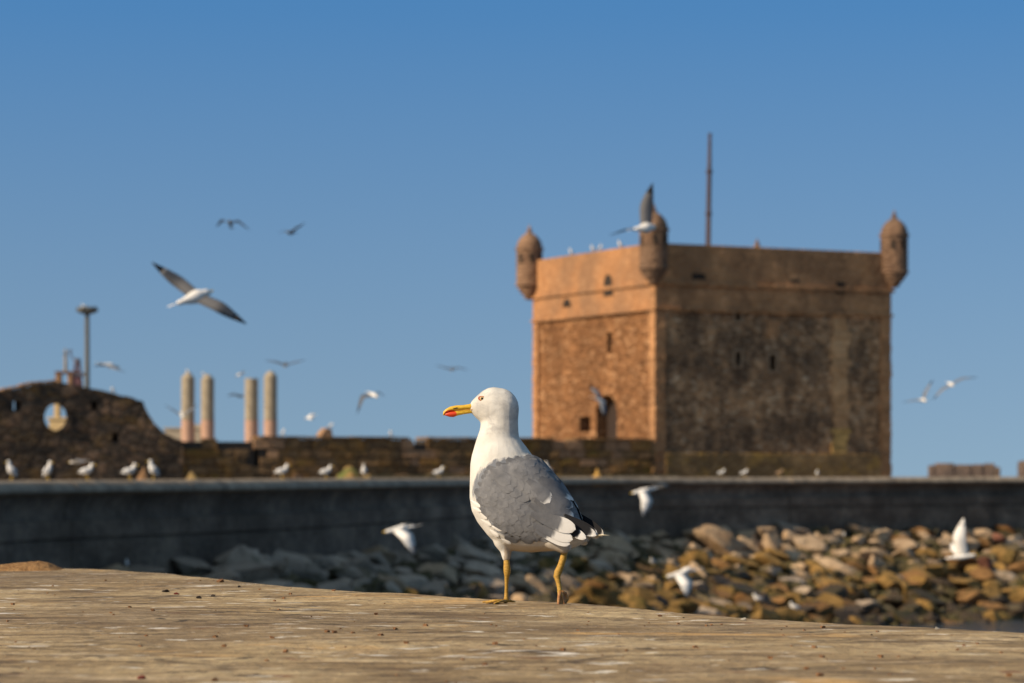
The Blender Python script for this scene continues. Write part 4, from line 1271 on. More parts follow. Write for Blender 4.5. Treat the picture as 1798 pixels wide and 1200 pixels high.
# ------------------------------------------------------------------ flying gulls
GF = 'gulls in flight over the harbour'
def flying(D, head, tail, wings, label, body=MW, up=MG, tip=MBK, br=0.055, ch=0.17):
    Q = lambda q: P(q[0], q[1], D + (q[2] if len(q) > 2 else 0.0))
    h = Q(head); t = Q(tail); c = h.lerp(t, 0.42)
    root = empty('gull', c, 0, label, 'gull', GF)
    ax = (t - h).normalized(); ln = max((t - h).length, 0.36)
    h = c - ax * ln * 0.42; t = c + ax * ln * 0.58
    b = MB()
    sp_ = [(0.0, 0.40), (0.1, 0.62), (0.2, 0.66), (0.32, 0.95), (0.45, 1.0), (0.6, 0.82), (0.78, 0.5), (0.9, 0.38), (1.0, 0.3)]
    b.tube([h + ax * ln * q[0] - c for q in sp_], [br * q[1] for q in sp_], 12)
    b.build('body', body, root, smooth=True)
    k = MB(); k.tube([h - c + ax * .01, h - c - ax * .03, h - c - ax * .055], [0.016, 0.012, 0.004], 8); k.build('beak', MY, root)
    side = ax.cross(Vector((0, 0, 1)))
    side = side.normalized() if side.length > 0.2 else Vector((1, 0, 0))
    f_ = MB(); a0 = t - c - ax * .03
    up_ = side.cross(ax).normalized()
    tv = []
    for j in range(5):
        a = -0.35 + 0.7 * j / 4
        e = a0 + (ax * math.cos(a) + side * math.sin(a)) * 0.15
        tv += [a0 + side * (a * 0.06) + up_ * .006, e + up_ * .003, a0 + side * (a * 0.06) - up_ * .006, e - up_ * .003]
    fs = []
    for j in range(4):
        o_ = j * 4
        fs += [(o_, o_ + 1, o_ + 5, o_ + 4), (o_ + 2, o_ + 6, o_ + 7, o_ + 3), (o_ + 1, o_ + 3, o_ + 7, o_ + 5)]
    f_.add(tv, fs); f_.build('tail', body, root)
    for wr, tp in wings:
        W_ = Q(wr); T_ = Q(tp)
        sh = c + (W_ - c).normalized() * br * 0.5 - ax * ln * 0.05
        pts = []
        for k_ in range(15):
            u = k_ / 14
            # smooth curve shoulder - wrist - tip
            if u < 0.45: q = sh.lerp(W_, u / 0.45)
            else: q = W_.lerp(T_, (u - 0.45) / 0.55)
            pts.append((u, q))
        sm_ = [pts[0][1]] + [(pts[i - 1][1] + pts[i][1] * 2 + pts[i + 1][1]) / 4 for i in range(1, 14)] + [pts[14][1]]
        span = (T_ - sh).normalized()
        cd = ax - span * ax.dot(span)
        if cd.length < 0.15: cd = Vector((0, 0.7, -0.7))
        cd.normalize()
        nn = span.cross(cd).normalized()
        def wing_part(u0, u1, name, mat, parent):
            m_ = MB(); vs = []; fs = []; ks = [i for i in range(15) if u0 - 1e-6 <= i / 14 <= u1 + 1e-6]
            for i in ks:
                u = i / 14
                cw = ch * (0.95 + 0.15 * math.sin(u * math.pi)) * (1 - max(0, (u - 0.45) / 0.55) ** 1.7) + 0.012
                le = sm_[i] - cd * cw * 0.38 - c
                th = 0.020 * (1 - u) + 0.004
                for f, hh in ((0, 0), (0.15, 1), (0.5, .7), (1, 0.1)):
                    vs.append(le + cd * cw * f + nn * th * hh)
                for f, hh in ((0.5, -.2), (0.15, -.3)):
                    vs.append(le + cd * cw * f + nn * th * hh)
            for a in range(len(ks) - 1):
                for j in range(6):
                    j2 = (j + 1) % 6
                    fs.append((a * 6 + j, a * 6 + j2, (a + 1) * 6 + j2, (a + 1) * 6 + j))
            fs.append(tuple(range(6))); fs.append(tuple((len(ks) - 1) * 6 + j for j in range(6)))
            m_.add(vs, fs)
            return m_.build(name, mat, parent, smooth=True)
        wo = wing_part(0, 11 / 14, 'wing', up, root)
        wing_part(11 / 14, 1.0, 'wingtip', tip, wo)
    return root
flying(33, (368, 513, .1), (312, 533, -.1), [((385, 536, -.2), (433, 569, -.1)), ((316, 494, .2), (267, 461, .1))], 'large banking gull with bright white body, closest flying one in the open sky', up=MGD, br=0.078, ch=0.145)
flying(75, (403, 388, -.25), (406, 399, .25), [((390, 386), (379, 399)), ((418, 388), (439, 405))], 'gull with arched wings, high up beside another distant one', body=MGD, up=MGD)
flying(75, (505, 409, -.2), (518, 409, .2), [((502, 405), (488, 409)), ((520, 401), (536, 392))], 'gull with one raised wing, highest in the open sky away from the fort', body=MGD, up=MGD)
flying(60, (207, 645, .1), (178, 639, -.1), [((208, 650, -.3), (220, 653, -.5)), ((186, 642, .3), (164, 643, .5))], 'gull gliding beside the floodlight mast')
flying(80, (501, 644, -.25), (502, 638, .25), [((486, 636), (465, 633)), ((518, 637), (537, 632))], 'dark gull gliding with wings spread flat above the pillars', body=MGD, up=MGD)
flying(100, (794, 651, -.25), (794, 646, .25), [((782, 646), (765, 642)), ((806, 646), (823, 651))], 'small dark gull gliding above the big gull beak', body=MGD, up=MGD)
flying(70, (662, 697, -.15), (648, 690, .15), [((637, 697), (627, 727)), ((664, 689), (677, 697))], 'gull with one long drooping wing, halfway between the pillars and the big gull', up=MGD)
flying(110, (537, 735, 0), (554, 729, .1), [((544, 730, .2), (552, 725, .4)), ((543, 734, -.2), (549, 738, -.4))], 'small bright white gull beyond the low wall', up=MW, tip=MG)
flying(140, (417, 660, 0), (427, 656, .1), [((418, 657, .2), (412, 661, .4)), ((424, 655), (431, 652))], 'tiny pale gull above the third pillar', up=MW, tip=MG)
flying(110, (426, 697, .1), (412, 694, -.1), [((410, 693), (399, 696)), ((424, 693), (432, 698))], 'faint grey gull between the second and third pillars', body=MG)
flying(90, (321, 733, -.2), (318, 726, .2), [((305, 721), (289, 711)), ((333, 722), (347, 711))], 'gull with raised wings crossing the first pillar')
flying(45, (1149, 399, .1), (1114, 403, -.1), [((1137, 370, .35), (1146, 322, .5)), ((1103, 403, .3), (1070, 414, .3))], 'large gull in front of the near fort turret, one wing straight up', ch=0.2, br=0.085, up=MGD)
flying(80, (1063, 707, .1), (1042, 699, -.1), [((1050, 690), (1033, 676)), ((1060, 712, -.1), (1062, 736, -.2))], 'gull flying across the fort doorway')
flying(80, (1625, 704, -.15), (1616, 702, .15), [((1606, 703), (1585, 707)), ((1625, 690), (1639, 666))], 'white gull beside the fort, wing raised, lower of two flying together')
flying(75, (1673, 677, -.15), (1666, 673, .15), [((1655, 684), (1637, 703)), ((1690, 665), (1717, 663))], 'gull with wings stretched wide, higher of two flying together by the fort')
flying(58, (1111, 866, 0), (1155, 857, .1), [((1134, 880, -.2), (1129, 908, -.2)), ((1155, 851, .3), (1179, 856, .5))], 'pale gull flying low against the sunlit stretch of seawall', up=MW, tip=MG, ch=0.2)
flying(50, (677, 934, 0), (729, 924, .1), [((713, 944, -.2), (728, 974, -.2)), ((708, 921, .2), (730, 923, .4))], 'warm lit gull flying low before the dark shaded seawall', up=MW, tip=MG, ch=0.2)
flying(58, (1171, 1013, 0), (1224, 1000, .1), [((1203, 1026, -.2), (1207, 1049, -.2)), ((1208, 996, .2), (1228, 995, .4))], 'pale gull flying low over the ochre boulders, wing hanging down', up=MW, tip=MG, ch=0.23)
flying(58, (1713, 975, 0), (1660, 981, .1), [((1687, 945, -.1), (1692, 910, -.1)), ((1684, 963, .3), (1670, 955, .5))], 'white gull over the boulders with one wing straight up', up=MW, tip=MW, ch=0.23)
flying(70, (123, 812, 0), (150, 810, .1), [((145, 808, .2), (162, 811, .4)), ((133, 810, -.2), (124, 808, -.3))], 'gull gliding low behind the row on the shaded seawall', up=MW, tip=MG)
# ------------------------------------------------------------------ the big gull (designed in photo-scale units: u across, v down, w away; 1 unit = U metres)
HD = 5.45
U = HD / FPX
PSI = R(26)
G0 = ledge_pt(890, 1060)
def H3(u, v, w=0.0):
    """design units -> world"""
    return Vector((G0.x + (u - 890) * U, G0.y + w * U, G0.z + (1059 - v) * U))
hero = empty('gull', G0, 0, 'large sharp white and grey gull striding along the ledge, yellow bill with red spot', 'gull')
TW = math.tan(PSI)
UB = 905.0                     # where the bird's midline crosses w = 0
def wmid(u): return (UB - u) * TW
rotb = Matrix.Rotation(-PSI, 3, 'Z')
fwd = Vector((-math.cos(PSI), math.sin(PSI), 0)); lat = Vector((-math.sin(PSI), -math.cos(PSI), 0))
def hsph(mb, u, v, w, r, ry, n=20, rz=None):
    sph(mb, H3(u, v, w) - G0, (r * U, ry * U, (rz or r) * U), n, rotb)
def hchain(mb, pts, seg=8):
    for a, b in zip(pts, pts[1:]):
        for k in range(seg):
            t = k / seg; q = [a[i] + (b[i] - a[i]) * t for i in range(len(a))]
            hsph(mb, *q)
    hsph(mb, *pts[-1])
WH = wmid(880) + 2
bd = MB()
hchain(bd, [(833, 713, WH, 10.5, 10), (842, 711.5, WH, 18.5, 17), (852, 711.5, WH, 26, 22), (867, 711.5, WH, 36, 30), (876, 714, WH, 37, 31), (877, 735, WH, 34, 30), (876, 760, WH, 36, 32), (874, 785, wmid(876), 42, 40),
            (880, 815, wmid(882), 56, 55), (889, 845, wmid(890), 66, 64), (897, 872, wmid(897), 75, 68), (913, 894, wmid(913), 74, 66), (935, 906, wmid(935), 63, 58), (960, 917, wmid(960), 50, 48), (985, 928, wmid(985), 37, 38), (1008, 936, wmid(1008), 22, 28)], 8)
hchain(bd, [(921, 837, wmid(921), 43, 56), (949, 869, wmid(949), 43, 53), (974, 899, wmid(974), 37, 43), (995, 918, wmid(995), 23, 29)], 6)
hchain(bd, [(887, 945, wmid(887) - 18, 22, 22), (888, 962, -12, 11, 11), (889, 978, -14, 7.5, 7.5)], 6)      # feathered thigh
hchain(bd, [(975, 940, wmid(975) - 20, 24, 22), (990, 958, wmid(985) - 22, 12, 12)], 5)
hchain(bd, [(975, 938, wmid(975), 28, 32), (992, 944, wmid(992), 21, 26), (1008, 945, wmid(1008), 14, 22), (1024, 942, wmid(1024), 8, 16)], 6)     # undertail coverts
bme = remesh(bd, 0.0024, 8, 'body')
bvh = BVHTree.FromPolygons([v.co.copy() for v in bme.vertices], [tuple(p.vertices) for p in bme.polygons])
MANT = [(922, 796), (900, 800), (872, 806), (848, 818), (836, 838), (831, 862), (836, 884), (848, 903), (862, 917), (872, 932), (888, 945), (905, 952), (925, 948), (950, 944), (968, 934), (990, 925), (1012, 915), (1040, 915), (1040, 880), (1005, 830), (960, 790)]
_cx = sum(p[0] for p in MANT) / len(MANT); _cy = sum(p[1] for p in MANT) / len(MANT)
MANT_IN = [(_cx + (x - _cx) * 0.90, _cy + (y - _cy) * 0.90) for x, y in MANT]
def inpoly(x, y, poly):
    r_ = False; j = len(poly) - 1
    for i in range(len(poly)):
        xi, yi = poly[i]; xj, yj = poly[j]
        if (yi > y) != (yj > y) and x < (xj - xi) * (y - yi) / (yj - yi) + xi: r_ = not r_
        j = i
    return r_
O_ax = H3(UB, 0, 0) - G0
def to_bird(p):
    d = p - Vector((O_ax.x, O_ax.y, 0))
    return d.dot(fwd), d.dot(lat), p.z
def from_bird(f, l, z):
    q = Vector((O_ax.x, O_ax.y, 0)) + fwd * f + lat * l
    return Vector((q.x, q.y, z))
def uv_of(p):
    return 890 + p.x / U, 1059 - p.z / U
ca = bme.color_attributes.new('mantle', 'FLOAT_COLOR', 'POINT')
for i, v in enumerate(bme.vertices):
    f, l, z = to_bird(v.co)
    u, vv = uv_of(from_bird(f, abs(l), z))
    m_ = sum(inpoly(u + rr_ * math.cos(a_ * 0.785), vv + rr_ * math.sin(a_ * 0.785), MANT) for a_ in range(8) for rr_ in (4, 9)) / 16.0
    belly_shade = min(1.0, max(0.0, (vv - 940) / 25)) * (1.0 if 885 < u < 1000 else 0.0)  # mask for the shaded, bounce-lit underside
    head = 1.0 if vv < 760 else 0.0
    ca.data[i].color = (m_, belly_shade, head, 1)
m = NM('gull_body_plumage', 0.85, 0.2)
sepn = m.n('ShaderNodeSeparateColor'); m.l(m.attr('mantle', 'Color'), sepn.inputs[0])
v = m.co('Object')
f1 = m.noise(m.co('Object', (1, 1, 0.25)), 80, 4, 0.6)
f2 = m.noise(v, 22, 4, 0.6)
c = m.ramp(f2, [(0.3, (0.50, 0.475, 0.42, 1)), (0.65, (0.64, 0.62, 0.57, 1))])
stre = m.noise(m.co('Object', (0.7, 1, 1)), 48, 4, 0.65, 0.5)
c = m.mix(m.math('MULTIPLY', m.math('MULTIPLY', m.ramp(stre, [(0.47, 0.0), (0.66, 1.0)]), sepn.outputs[2]), 0.6), c, (0.33, 0.32, 0.31, 1))
c = m.mix(m.math('MULTIPLY', sepn.outputs[1], 0.8), c, (0.36, 0.28, 0.19, 1))  # brown bounce light under the bird mixed into the plumage colour
c = m.mix(m.ramp(m.math('ADD', sepn.outputs[0], m.math('MULTIPLY', m.math('SUBTRACT', f1, 0.5), 1.5)), [(0.35, 0.0), (0.65, 1.0)]), c, (0.17, 0.18, 0.20, 1))
m.col(c); m.bump(f1, 0.0022, 0.5)
bme.materials.append(m.m)
link_mesh('body', bme, hero)

# feathers
m = NM('grey_feather', 0.8, 0.2)
sepn = m.n('ShaderNodeSeparateColor'); m.l(m.attr('Col', 'Color'), sepn.inputs[0])
vv_ = m.co('Object')
f1 = m.noise(vv_, 160, 3, 0.6); f2 = m.noise(vv_, 42, 4, 0.65)
c = m.ramp(f2, [(0.3, (0.092, 0.097, 0.108, 1)), (0.7, (0.185, 0.187, 0.195, 1))])
c = m.mix(m.math('MULTIPLY', m.rand(), 0.42), c, (0.085, 0.09, 0.10, 1))
c = m.mix(m.math('MULTIPLY', sepn.outputs[2], 0.5), c, (0.05, 0.052, 0.06, 1))
c = m.mix(m.math('MULTIPLY', f1, 0.15), c, (0.30, 0.28, 0.26, 1))
c = m.mix(sepn.outputs[0], c, (0.66, 0.64, 0.60, 1))        # white parts
c = m.mix(sepn.outputs[1], c, (0.014, 0.014, 0.016, 1))     # black parts
m.col(c); m.bump(f1, 0.001, 0.4)
M_fea = m.m
CAM0 = Vector((-G0.x, -G0.y, EYE - G0.z))
def cast(u, v):
    tgt = H3(u, v, 0) - G0
    d = (tgt - CAM0).normalized()
    loc, no, idx, di = bvh.ray_cast(CAM0, d)
    if loc is None:
        loc, no, idx, di = bvh.find_nearest(tgt + Vector((0, -0.02, 0)))
    return loc, no
def feather_mesh(root, tip, width, lift0, lift1, white=None, black=None, ns=7, nc=5, free=False, side=1, zoff=None):
    """conforming feather from root (u,v) to tip (u,v)"""
    ru, rv = root; tu, tv = tip
    du, dv = tu - ru, tv - rv; ln = math.hypot(du, dv); du /= ln; dv /= ln
    pu, pv = -dv, du
    vs = []; cols = []
    for i in range(ns):
        t = i / (ns - 1)
        wd = width * (0.30 + 1.45 * t - 0.78 * t * t) * (1.0 if t < 0.62 else math.sqrt(max(0.0, 1 - ((t - 0.62) / 0.38) ** 2)) * 0.985 + 0.015)
        for j in range(nc):
            s_ = -1 + 2 * j / (nc - 1)
            u = ru + du * ln * t + pu * wd / 2 * s_; v = rv + dv * ln * t + pv * wd / 2 * s_
            if zoff is not None:
                p = H3(u, v, zoff[0] + (zoff[1] - zoff[0]) * t) - G0; no = Vector((0, -1, 0.25)).normalized()
            else:
                p, no = cast(u, v)
            p = p + no * ((lift0 + (lift1 - lift0) * t + 0.0007 * (1 - s_ * s_)))
            vs.append(p)
            wv = 0.0; bk = 0.0
            tt = t + 0.05 * s_ * s_
            if white is not None: wv = min(1.0, max(0.0, (tt - white) / 0.04))
            if black is not None and black[0] <= t: bk = 1.0 - wv
            if white is None and black is None: wv = 0.07 * max(0.0, (t - 0.55) / 0.45) + 0.03 * abs(s_)
            cols.append((wv, bk, 0.0 if (white is not None and white < 0) else max(0.0, 1 - t / 0.62), 1))
    if side < 0:
        q = []
        for p in vs:
            f, l, z = to_bird(p); q.append(from_bird(f, -l, z))
        vs = q
    fs = []
    for i in range(ns - 1):
        for j in range(nc - 1):
            a = i * nc + j; fs.append((a, a + 1, a + nc + 1, a + nc))
    me = bpy.data.meshes.new('feather'); me.from_pydata([tuple(p) for p in vs], [], fs)
    at = me.color_attributes.new('Col', 'FLOAT_COLOR', 'POINT')
    for i, c_ in enumerate(cols): at.data[i].color = c_
    me.materials.append(M_fea); me.shade_smooth()
    return me
wings = []
for side in (1, -1):
    # thin shell of small covert feathers under the big ones: the wing itself
    wb = MB(); vs = []; fs = []; NU, NV = 60, 50; idx = {}
    u0, u1, v0, v1 = 828, 1042, 794, 954
    for i in range(NU):
        for j in range(NV):
            u = u0 + (u1 - u0) * i / (NU - 1); v = v0 + (v1 - v0) * j / (NV - 1)
            if not inpoly(u + 3 * noise.noise(Vector((u * .2, v * .2, 0))), v, MANT_IN): continue
            d = (H3(u, v, 0) - G0 - CAM0).normalized()
            loc, no, ii, di = bvh.ray_cast(CAM0, d)
            if loc is None: continue
            f, l, z = to_bird(loc + no * 0.0012)
            if l < 0.0: continue
            p = from_bird(f, l * side, z)
            idx[(i, j)] = len(vs); vs.append(p)
    for i in range(NU - 1):
        for j in range(NV - 1):
            k4 = [(i, j), (i + 1, j), (i + 1, j + 1), (i, j + 1)]
            if all(k in idx for k in k4): fs.append(tuple(idx[k] for k in k4))
    wb.add(vs, fs)
    wo = wb.build('wing', M_fea, hero, smooth=True, fix=False)
    so_ = wo.modifiers.new('thick', 'SOLIDIFY'); so_.thickness = 0.0008; so_.offset = 0
    wings.append(wo)
random.seed(77)
fe = []
T = (1052, 948)
Rr = 262
row = 0
while Rr > 58:
    step = 8.5 + 5.5 * (1 - (Rr - 58) / 204)
    wid = 15 + 11 * (1 - (Rr - 58) / 204)
    n_ = max(3, int(Rr * 1.75 / (wid * 0.80)))
    for k in range(n_ + 1):
        a = R(178) + R(75) * ((k + 0.5 * (row % 2)) / n_) + random.uniform(-.02, .02)
        ru = T[0] + Rr * math.cos(a); rv = T[1] + Rr * math.sin(a) * 1.0
        if not inpoly(ru, rv, MANT): continue
        du, dv = T[0] - ru, T[1] - rv; q = math.hypot(du, dv)
        droop = 0.22 * max(0, min(1, (rv - 830) / 60)) * max(0, min(1, (q - 80) / 60))
        dx, dy = du / q, dv / q + droop + random.uniform(-.2, .2)
        q2 = math.hypot(dx, dy); dx /= q2; dy /= q2
        ln = step * 2.6 * random.uniform(0.9, 1.15)
        tip = (ru + dx * ln, rv + dy * ln)
        if tip[1] > 950: continue
        loc, no = cast(ru, rv); f, l, z = to_bird(loc)
        loc2, no2 = cast(*tip); f2, l2, z2 = to_bird(loc2)
        if l < -0.004 or l2 < -0.006: continue
        fe.append(((ru, rv), tip, wid * random.uniform(0.85, 1.35), Rr))
    Rr -= step; row += 1
print('feathers per wing', len(fe))
for side in (1, -1):
    wo = wings[0 if side == 1 else 1]
    for root_, tip_, wd, rr in fe:
        if len(fe) and side:
            me = feather_mesh(root_, tip_, wd, 0.0005, 0.0009 + 0.0009 * (1 - (rr - 58) / 204) + random.uniform(-.0001, .0004), side=side, ns=10, nc=7)
            link_mesh('feather', me, wo)
    # tier of longer scapulars over the coverts
    for (ru, rv) in ((862, 822), (874, 826), (886, 832), (898, 838), (910, 845), (920, 852), (868, 834), (882, 842), (896, 850)):
        me = feather_mesh((ru, rv), (ru + 34, rv + 27), 25, 0.0012, 0.0034, side=side, ns=12, nc=7)
        link_mesh('feather', me, wo)
    # scapulars with white crescents, then tertials
    for (r_, t_, wd, l0, l1, wh) in (((926, 842), (966, 882), 30, .002, .0045, 0.84), ((948, 838), (999, 880), 34, .0018, .0042, 0.87), ((955, 866), (1003, 891), 20, .003, .0055, 0.93),
                                     ((940, 875), (1006, 912), 26, .003, .006, 0.88), ((930, 884), (1010, 922), 26, .0025, .005, 0.86)):
        me = feather_mesh(r_, t_, wd, l0, l1, white=wh, side=side, ns=12, nc=6)
        link_mesh('feather', me, wo)
    # black primaries with white tips, behind the white-tipped secondaries
    for (r_, t_, wd, w0, w1, wh) in (((972, 896), (1048, 936), 21, -74, -84, 0.93), ((974, 902), (1046, 938), 20, -75, -87, 0.85), ((970, 910), (1028, 943), 18, -76, -90, 0.77)):
        me = feather_mesh(r_, t_, wd, 0, 0, white=wh, black=(0.2, 1), side=side, ns=22, nc=7, zoff=(w0, w1))
        link_mesh('primary_feather', me, wo)
    for (r_, t_, wd, w0, w1, wh) in (((940, 930), (1000, 953), 19, -78, -88, 0.35), ((936, 920), (1005, 945), 23, -79, -90, 0.52), ((932, 900), (1010, 927), 29, -80, -92, 0.66)):
        me = feather_mesh(r_, t_, wd, 0, 0, white=wh, side=side, ns=20, nc=7, zoff=(w0, w1))
        link_mesh('secondary_feather', me, wo)
random.seed(12)
for side in (1, -1):
    for (fu, fv) in ((832, 880), (836, 893), (850, 914), (866, 932), (886, 948), (849, 901), (868, 925)):
        a_ = R(random.uniform(22, 48)); ln = random.uniform(17, 24)
        loc, no = cast(fu, fv); loc2, no2 = cast(fu + ln * math.cos(a_), fv + ln * math.sin(a_))
        me = feather_mesh((fu - 6, fv - 3), (fu - 6 + ln * math.cos(a_), fv - 3 + ln * math.sin(a_)), random.uniform(6, 9), 0.0002, 0.0011, white=-1.0, side=side, ns=9, nc=5)
        link_mesh('flank_feather', me, hero)
# tail fan
tl = []
for k in range(7):
    a = (k - 3) / 3
    r0 = from_bird(-(1000 - UB) / math.cos(PSI) * U, a * 0.012, (1059 - 934) * U)
    e = from_bird(-(1050 - UB) / math.cos(PSI) * U - 0.004 * (1 - abs(a)), a * 0.022, (1059 - 941 + 2 * abs(a)) * U)
    sd = lat * 0.0075; vs = []
    dz = Vector((0, 0, 0.0012 * (3 - abs(k - 3))))
    for t, w_ in ((0, .6), (0.4, 1), (0.8, 1), (0.95, .7), (1.0, .25)):
        p = r0.lerp(e, t) + dz; vs += [p - sd * w_, p + Vector((0, 0, .0006)), p + sd * w_]
    fs = []
    for i in range(4):
        for j in range(2):
            a_ = i * 3 + j; fs.append((a_, a_ + 1, a_ + 4, a_ + 3))
    b = MB(); b.add(vs, fs); b.build('tail_feather', MW, hero, smooth=True)
b = MB(); b.tube([H3(1040, 938, wmid(1040) - 12) - G0, H3(1056, 936.5, wmid(1050) - 14) - G0, H3(1069, 937, wmid(1060) - 14) - G0], [0.0022, 0.0018, 0.0008], 8, flat=.5)
b.build('tail_feather', plumage('cream_feather', (0.66, 0.56, 0.36, 1)), hero, smooth=True)['label'] = 'single thin cream feather sticking out behind'

# bill: upper and lower halves
def billpart(mb, secs):
    n = 14; vs = []; fs = []
    for (u, vt, vb, wd) in secs:
        for k in range(n):
            a = 2 * math.pi * k / n
            vs.append(H3(u, (vt + vb) / 2 - (vb - vt) / 2 * math.sin(a), WH + wd * math.cos(a)) - G0)
    for i in range(len(secs) - 1):
        for k in range(n):
            k2 = (k + 1) % n; fs.append((i * n + k, i * n + k2, (i + 1) * n + k2, (i + 1) * n + k))
    fs.append(tuple(range(n))); fs.append(tuple((len(secs) - 1) * n + k for k in range(n)))
    mb.add(vs, fs)
m = NM('bill_horn', 0.38, 0.4)
gp = m.n('ShaderNodeSeparateXYZ'); m.l(m.co('Object'), gp.inputs[0])
f = m.noise(m.co('Object'), 220, 3)
c = m.ramp(f, [(0.3, (0.55, 0.33, 0.018, 1)), (0.7, (0.72, 0.46, 0.05, 1))])
ctr = H3(790, 723.5, WH) - G0
dx = m.math('MULTIPLY', m.math('SUBTRACT', gp.outputs[0], ctr.x), 1 / (11.5 * U)); dz = m.math('MULTIPLY', m.math('SUBTRACT', gp.outputs[2], ctr.z), 1 / (7.5 * U))
dd = m.math('ADD', m.math('MULTIPLY', dx, dx), m.math('MULTIPLY', dz, dz))
c = m.mix(m.ramp(m.math('ADD', dd, m.math('MULTIPLY', m.math('SUBTRACT', f, .5), .5)), [(0.75, 1.0), (1.1, 0.0)]), c, (0.60, 0.05, 0.012, 1))
m.col(c)
up_ = MB(); billpart(up_, [(842, 704, 716, 9), (832, 703.5, 716, 8.5), (822, 706, 716, 7.5), (812, 707.5, 716.3, 6.5), (800, 708, 717.8, 5.8), (789, 710.3, 719.5, 5.2), (781, 715, 723, 4.2), (777, 719, 726.5, 3), (776.5, 723, 728, 1.4)])
bo = up_.build('beak', m.m, hero, smooth=True)
lo_ = MB(); billpart(lo_, [(838, 716, 722, 8), (828, 716, 722, 7.2), (815, 716.3, 723.8, 6), (803, 717.5, 726.2, 5.4), (795, 718.2, 729.2, 5.2), (788, 719, 728.8, 4.4), (781, 722, 726.5, 2.8), (778.5, 724, 726, 1.2)])
lo_.build('lower_mandible', m.m, bo, smooth=True)
ns_ = MB(); ns_.tube([H3(802, 712.6, WH - 5.9) - G0, H3(795, 714.2, WH - 5.6) - G0], [0.0011, 0.0007], 6); ns_.build('nostril', MBK, bo)
gp_ = MB(); gp_.tube([H3(840, 714, WH - 13.5) - G0, H3(830, 715.6, WH - 9.6) - G0, H3(815, 716.4, WH - 6.9) - G0, H3(800, 717.6, WH - 5.9) - G0], [0.0009, 0.0008, 0.0006, 0.0004], 6)
gp_.build('gape_line', plain('gape', (0.42, 0.22, 0.05, 1), 0.8), bo)
# eye on each side
for sd in (-1, 1):
    def on_head(u, v):
        tgt = H3(u, v, WH) - G0
        loc, no, i_, d_ = bvh.ray_cast(tgt + Vector((0, sd * 0.12, 0)), Vector((0, -sd, 0)))
        return loc if loc is not None else tgt
    c_ = on_head(846, 696.5)
    def disc(ru, rv, push, name, mat, parent, rot=R(-8)):
        b = MB(); vs = [c_ + Vector((0, sd * (push + .0016), 0))]; n = 20
        for k in range(n):
            a = 2 * math.pi * k / n; x = ru * math.cos(a); z = rv * math.sin(a)
            vs.append(c_ + Vector(((x * math.cos(rot) - z * math.sin(rot)) * U, sd * push, (x * math.sin(rot) + z * math.cos(rot)) * U)))
        for k in range(n):
            a = 2 * math.pi * k / n; x = ru * 1.0 * math.cos(a); z = rv * math.sin(a)
            vs.append(c_ + Vector(((x * math.cos(rot) - z * math.sin(rot)) * U, sd * (push - .004), (x * math.sin(rot) + z * math.cos(rot)) * U)))
        fs = [(0, 1 + k, 1 + (k + 1) % n) for k in range(n)] + [(1 + k, 1 + n + k, 1 + n + (k + 1) % n, 1 + (k + 1) % n) for k in range(n)]
        b.add(vs, fs); return b.build(name, mat, parent, smooth=False)
    e = disc(7.2, 4.6, 0.0006, 'eye', plain('eye_ring_red', (0.42, 0.09, 0.045, 1), 0.5), hero)
    disc(4.3, 3.6, 0.0014, 'iris', plain('iris_yellow', (0.60, 0.42, 0.20, 1), 0.15), e)
    disc(2.0, 2.0, 0.0022, 'pupil', plain('pupil_black', (0.008, 0.008, 0.008, 1), 0.1), e)
# legs and feet
m = NM('gull_leg_skin', 0.55, 0.35)
f = m.noise(m.co('Object', (1, 1, 3)), 130, 4, 0.65)
m.col(m.ramp(f, [(0.3, (0.26, 0.13, 0.018, 1)), (0.55, (0.46, 0.27, 0.04, 1)), (0.8, (0.55, 0.35, 0.10, 1))])); m.bump(f, 0.0015)
M_leg = m.m
m = NM('gull_foot_web', 0.6, 0.3)
f = m.noise(m.co('Object'), 120, 4, 0.65)
m.col(m.ramp(f, [(0.3, (0.20, 0.075, 0.03, 1)), (0.7, (0.50, 0.27, 0.09, 1))])); M_web = m.m
hq = lambda u, v, w: H3(u, v, w) - G0
def gz(u, w, h=2.5):
    p = H3(u, 1059, w); return Vector((p.x, p.y, LZ + ledge_h(p.x, p.y) + h * U)) - G0
def leg(tub, name='leg'):
    b = MB(); b.tube([hq(*q[:3]) for q in tub], [q[3] * U for q in tub], 12, up=(0, 1, 0)); return b.build(name, M_leg, hero, smooth=True)
l1 = leg([(888, 968, -13, 6.4), (889.5, 980, -14, 5.2), (890, 990, -15, 5.8), (890.5, 997, -16, 6.6), (890.5, 1004, -16, 6.2), (890, 1010, -15, 4.4), (889.5, 1022, -13, 3.3), (889.3, 1036, -10, 3.2), (889, 1048, -8, 3.8), (889, 1054, -8, 6.0), (890, 1058, -8, 4.5)])
toes = [((889, -8), (868, -2), (847, 4)), ((889, -8), (872, -22), (853, -34)), ((889, -8), (880, -34), (868, -58))]
f1_ = MB()
for q in toes:
    f1_.tube([gz(*q[0], 4), gz(*q[1], 4.2), gz(*q[2], 1.8)], [4.2 * U, 2.9 * U, 1.5 * U], 8, flat=.8)
f1_.tube([gz(892, -6, 4), gz(900, 0, 3), gz(905, 3, 2)], [3 * U, 2 * U, 1 * U], 6)
fo1 = f1_.build('foot', M_leg, l1, smooth=True)
wv = MB()
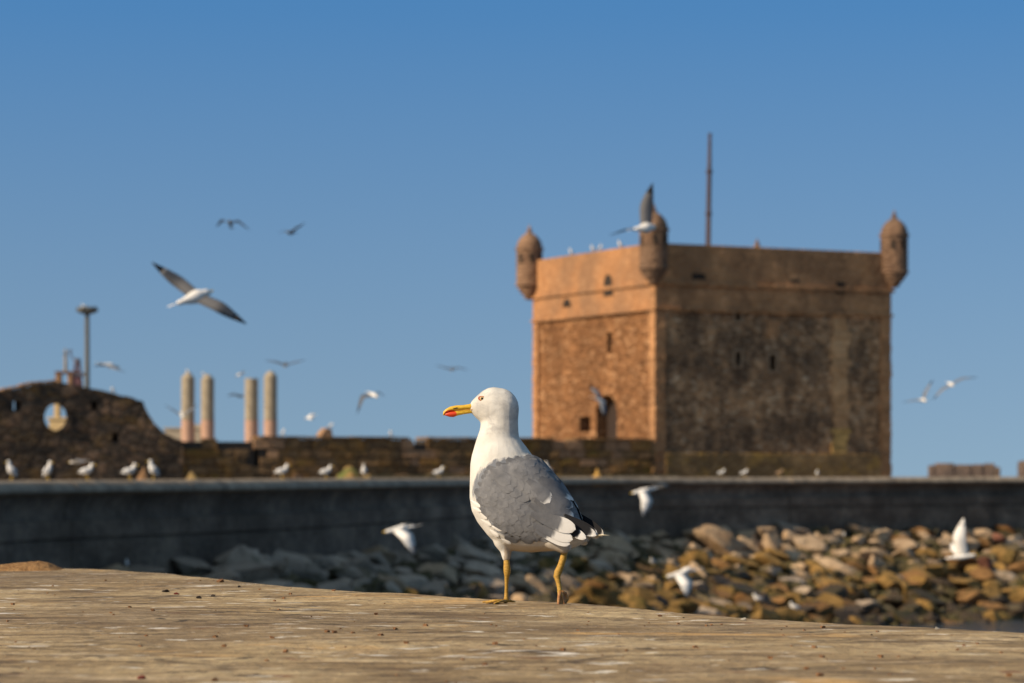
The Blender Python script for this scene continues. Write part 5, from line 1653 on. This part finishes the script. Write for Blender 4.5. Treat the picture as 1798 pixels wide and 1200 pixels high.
for a, b_ in ((0, 1), (1, 2)):
    A = [gz(*toes[a][i], 1.6) for i in range(3)]; B = [gz(*toes[b_][i], 1.6) for i in range(3)]
    mid = (A[2] + B[2]) / 2 + (A[0] - (A[2] + B[2]) / 2) * 0.22
    wv.add([A[0], A[1], A[2], mid, B[2], B[1]] + [p + Vector((0, 0, .0012)) for p in (A[0], A[1], A[2], mid, B[2], B[1])], [(0, 1, 2, 3, 4, 5), (11, 10, 9, 8, 7, 6)])
wv.build('foot_web', M_web, l1)
# trailing leg: heel lifted, toes hanging to the ground
w2 = wmid(985) - 12
l2 = leg([(992, 962, w2, 6.2), (989, 978, w2, 6.0), (984, 993, w2, 6.0), (980, 1002, w2, 6.8), (978, 1010, w2, 6.2), (980, 1018, w2 - 2, 4.6), (982, 1028, w2 - 4, 4.2), (983, 1038, w2 - 6, 4.4), (984, 1046, w2 - 8, 4.2)])
J = (983.5, 1036, w2 - 6)
T2 = [[J, (981, 1050, w2 - 14), (980, 1062, w2 - 20), (975, 1068.5, w2 - 26)], [J, (988, 1048, w2 - 8), (990, 1058, w2 - 12), (986, 1064, w2 - 18)], [J, (993, 1040, w2 + 2), (997, 1050, w2 + 2), (993, 1058, w2 - 2)]]
b = MB()
for q in T2:
    b.tube([hq(*p) for p in q], [4.0 * U, 3.0 * U, 2.3 * U, 1.0 * U], 8, up=(0, 1, 0))
b.build('foot', M_web, l2, smooth=True)
b = MB()
for a, b_ in ((0, 1), (1, 2)):
    A = [hq(*p) for p in T2[a]]; B = [hq(*p) for p in T2[b_]]
    for i in range(3):
        if i == 2:
            mid = (A[3] + B[3]) / 2 * .35 + (A[2] + B[2]) / 2 * .65
            q = [A[2], A[3], mid, B[3], B[2]]
        else:
            q = [A[i], A[i + 1], B[i + 1], B[i]]
        if i == 0: q = [A[0], A[1], B[1]]
        b.add(q + [p + Vector((0, .0012, 0)) for p in q], [tuple(range(len(q))), tuple(range(2 * len(q) - 1, len(q) - 1, -1))])
b.build('foot_web', M_web, l2)
